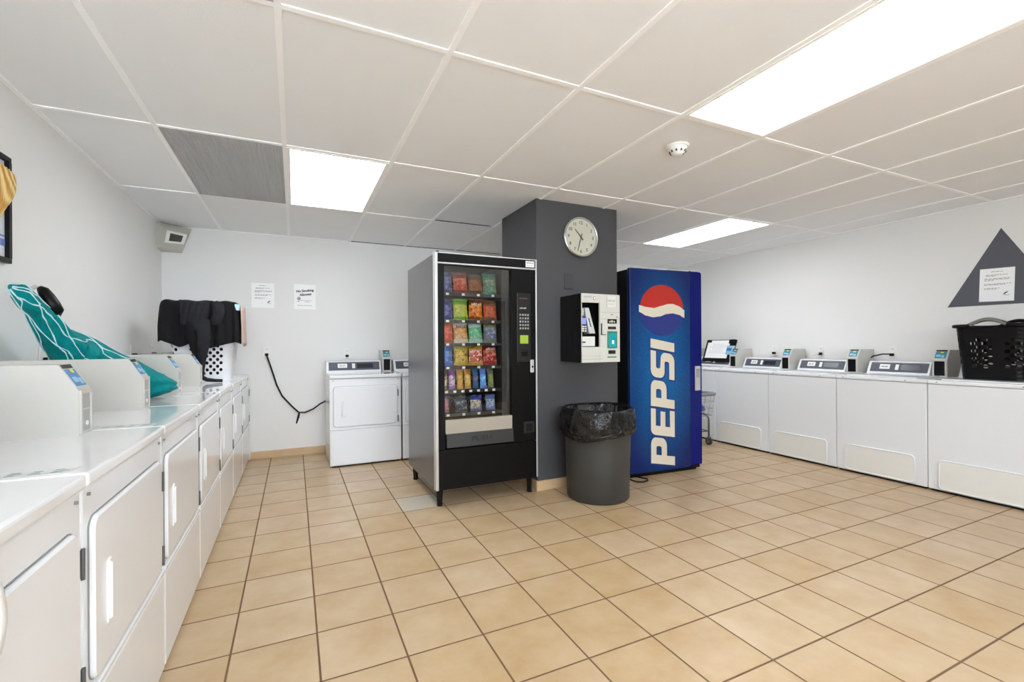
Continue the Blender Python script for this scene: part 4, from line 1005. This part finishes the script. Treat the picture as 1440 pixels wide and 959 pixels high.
# ================================================================== RIGHT WALL BITS
tri = MB(); AP = (1.71, 2.092); z0 = 1.468; hw = .345
tri.prism([(AP[0] - hw, z0), (AP[0] + hw, z0), AP], XR - .004, XR, 'x'); o = tri.build('wall_triangle', mat('triangle_grey', (88, 90, 98), .5))
tag(o, 'dark grey triangle on the right wall above the black basket', 'wall decoration')
t, w, h = paper('paper_notice', 'white typed notice sheet on the dark grey wall triangle', -.105, .105, -.136, .136, 0); t.location = (XR - .0035, 1.738, 1.632); t.rotation_euler = (0, 0, -PI / 2); lines(t, w, h, ROWS); leaf(t, w, h)
t.rotation_euler = (0, .03, -PI / 2)
for y, lb in ((2.47, 'right wall outlet with black cord, nearest the black basket'), (3.14, 'right wall outlet behind the middle washer'), (3.68, 'right wall outlet nearest the clipboard')):
    ot = outlet(lb, (XR, y, 1.07), -PI / 2)
m = MB(); m.tube([(XR - .035, 2.475, 1.05), (XR - .06, 2.53, 1.05), (XR - .07, 2.60, 1.03), (XR - .075, 2.66, .985), (XR - .055, 2.69, .93), (XR - .05, 2.69, .875)], .006, 8)
tag(m.build('power_lead', BLACKP), 'short black cord from the right wall outlet to a washer', 'cord')
m = MB(); m.tube([(XR - .03, 3.14, 1.05), (XR - .055, 3.18, 1.03), (XR - .06, 3.25, 1.0), (XR - .055, 3.30, .94), (XR - .05, 3.30, .875)], .007, 8)
tag(m.build('power_lead', mat('cream_cord', (222, 214, 200), .5)), 'cream cord from the outlet behind the middle washer', 'cord')

# black basket
BX, BY, BZ = 4.905, 1.592, .8785
kb_ = thing('laundry_basket', 'black plastic laundry basket with holes on the right washers', 'laundry basket', (BX, BY, BZ), -PI / 2)
bf = taper(.345, .44, .40, .50, .40, .05)
m = MB(); perf(m, bf, 52, 14, lambda i, j: 2 < j < 11 and (i + j) % 2 == 0 and (i % 26) not in (0, 5, 6, 12, 13, 18, 19, 25), .55)
m.build('basket_body', BLACKP, kb_, solid=.005)
f0 = rr_perim(.345, .44, .05); m = MB(); m.prism([f0(k / 40) for k in range(40)], 0, .006, 'z'); m.build('basket_bottom', BLACKP, kb_)
f1 = rr_perim(.425, .53, .06)
def rimz(k, n):
    x, y = f1(k / n); 
    return (x, y, .405 + (.045 * max(0, math.cos(x / .115 * PI / 2)) if abs(x) < .115 and abs(y) > .2 else 0))
m = MB(); m.tube([rimz(k, 96) for k in range(96)], .014, 8, closed=True); m.build('rim', BLACKP, kb_)
f2 = rr_perim(.43, .53, .06); m = MB(); vs = []
m.grid(lambda u, q: ((lambda a, b_: (a[0] + (b_[0] - a[0]) * q, a[1] + (b_[1] - a[1]) * q, .392 + .008 * q))(rr_perim(.40, .50, .05)(u), f1(u))), 60, 2, wrap=True); m.build('rim_ledge', BLACKP, kb_, solid=.005)
for s in (-1, 1):
    m = MB(); m.tube([(x, s * .268, .402 + .05 * math.cos(x / .115 * PI / 2)) for x in [-.1 + .2 * k / 12 for k in range(13)]], .013, 8); m.build('handle', mat('handle_grey', (120, 120, 118), .4), kb_)

# clipboard leaning on the washer by the cart
cl = thing('clipboard', 'black clipboard stand with white papers on the far right washer', 'clipboard', (5.0, 4.315, .990), -PI / 2)
m = MB(); lean = .35
fr2 = MB(); fr2.box(-.235, .235, 0, .006, -.07, .235, .003); cbo = fr2.build('board', BLACKP, cl); cbo.rotation_euler = (-lean, 0, 0)
m = MB(); m.box(-.205, .14, -.0025, -.0005, -.02, .225); m.build('white_sheet', PAPER, cbo)
m = MB()
for k in range(7): m.box(-.16 + random.uniform(0, .06), .05 + random.uniform(0, .06), -.003, -.0024, .05 + .02 * k, .053 + .02 * k)
m.build('printed_lines', INKG, cbo)
m = MB(); m.box(.11, .228, -.005, -.003, .03, .15); bs_ = m.build('blue_leaflet', LIGHTBLUE, cbo)
m = MB(); m.box(.115, .19, -.0055, -.005, .08, .12); m.build('leaflet_print', BLUE_L, bs_)
m = MB(); m.box(.125, .215, -.012, 0, .18, .235, .004); m.box(-.215, -.15, -.01, 0, .195, .232, .004); m.build('clip', BLACKP, cbo)

# wire laundry cart
ct = thing('laundry_cart', 'chrome wire laundry cart with grey rim behind the blue drinks machine', 'cart', (4.03, 4.04, 0))
hw, hd = .335, .255
rim_f = rr_perim(2 * hw, 2 * hd, .05)
m = MB(); m.tube([(*rim_f(k / 48), .585) for k in range(48)], .02, 10, closed=True); m.build('rim', mat('rim_rubber_grey', (128, 128, 130), .5), ct)
m = MB(); lowf = rr_perim(2 * hw - .05, 2 * hd - .05, .04)
for k in range(30): m.tube([(*rim_f(k / 30), .58), (*lowf(k / 30), .34)], .0022, 5)
for z, s in ((.50, .33), (.42, .66), (.34, 1.0)):
    m.tube([(rim_f(k / 48)[0] * (1 - s) + lowf(k / 48)[0] * s, rim_f(k / 48)[1] * (1 - s) + lowf(k / 48)[1] * s, z) for k in range(48)], .003, 5, closed=True)
for k in range(9):
    x = -hw + .05 + (2 * hw - .1) * k / 8; m.tube([(x, -hd + .05, .34), (x, hd - .05, .34)], .0022, 5)
m.build('wire_basket', CHROME, ct)
m = MB()
for sx in (-1, 1):
    m.tube([(sx * .20, -.19, .36), (sx * .235, -.2, .345), (sx * .265, -.205, .30), (sx * .265, -.205, .085)], .011, 8); m.tube([(sx * .20, .19, .36), (sx * .235, .2, .345), (sx * .265, .205, .30), (sx * .265, .205, .085)], .011, 8)
    m.tube([(sx * .265, -.205, .16), (sx * .265, .205, .16)], .007, 8); m.tube([(sx * .20, -.19, .36), (sx * .2, .19, .36)], .009, 8)
for sy in (-1, 1): m.tube([(-.265, sy * .205, .16), (.265, sy * .205, .16)], .007, 8)
m.build('frame', mat('frame_steel', (110, 110, 112), .3, metal=.6), ct)
for sx in (-1, 1):
    for sy in (-1, 1):
        w_ = MB(); c_ = (sx * .265, sy * .205); w_.cyl((c_[0] - .012, c_[1], .04), .04, .024, 'x', 24); w_.cyl((c_[0] - .015, c_[1], .04), .018, .03, 'x', 16, mi=1)
        w_.box(c_[0] - .02, c_[0] - .016, c_[1] - .012, c_[1] + .012, .035, .09, mi=1); w_.box(c_[0] + .016, c_[0] + .02, c_[1] - .012, c_[1] + .012, .035, .09, mi=1); w_.box(c_[0] - .02, c_[0] + .02, c_[1] - .012, c_[1] + .012, .085, .092, mi=1)
        w_.build('caster', [RUBBER, STEEL], ct)
cl_ = MB()
for k in range(3):
    pass
def heap(u, q):
    a = 2 * PI * u; r = math.sin(PI * q) ** .5; ns = 1 + .16 * math.sin(5 * a + 7 * q) + .12 * math.sin(9 * a - 11 * q)
    sq = lambda v: math.copysign(abs(v) ** .45, v)
    return Vector((.27 * r * sq(math.cos(a)) * min(ns, 1.04), .205 * r * sq(math.sin(a)) * min(ns, 1.04), .07 * (1 - math.cos(PI * q)) * (1 + .16 * math.sin(5 * a + 3 * q) * r)))
cl_.grid(heap, 48, 24, wrap=True)
BLC = mat('blue_laundry', (70, 105, 170), .9, bump=.6, bscale=20, var=.6, vscale=14)
o = cl_.build('laundry_pile', BLC, None, loc=(4.03, 4.04, .346)); tag(o, 'crumpled blue and white laundry lying in the wire cart', 'laundry')

# ================================================================== CAMERA, WORLD, VIEW
FPX, YAW, ROLL, CY = 649.8434, .4402, -.0059, 5.0637
cam = bpy.data.cameras.new('camera'); co = bpy.data.objects.new('camera', cam); COL.objects.link(co)
cam.sensor_width = 36.0; cam.sensor_fit = 'HORIZONTAL'; cam.lens = FPX / 1440 * 36; cam.shift_y = CY / 1440; cam.clip_start = .02
Rv = Vector((math.cos(YAW), -math.sin(YAW), 0)); Fv = Vector((math.sin(YAW), math.cos(YAW), 0)); Uv = Vector((0, 0, 1))
R2 = Rv * math.cos(ROLL) + Uv * math.sin(ROLL); U2 = Uv * math.cos(ROLL) - Rv * math.sin(ROLL)
M4 = Matrix((R2, U2, -Fv)).transposed().to_4x4(); M4.translation = Vector((0, 0, CAM_H)); co.matrix_world = M4
SC.camera = co
wd_ = bpy.data.worlds.new('world'); SC.world = wd_; wd_.use_nodes = True
wd_.node_tree.nodes['Background'].inputs[0].default_value = (.86, .95, 1.06, 1); wd_.node_tree.nodes['Background'].inputs[1].default_value = 6.4
SC.view_settings.view_transform = 'Standard'; SC.view_settings.look = 'None'; SC.view_settings.exposure = 1.15; SC.view_settings.gamma = 1.0; SC.view_settings.use_curve_mapping = False
SC.cycles.max_bounces = 10; SC.cycles.diffuse_bounces = 6; SC.cycles.transparent_max_bounces = 12; SC.cycles.use_denoising = True
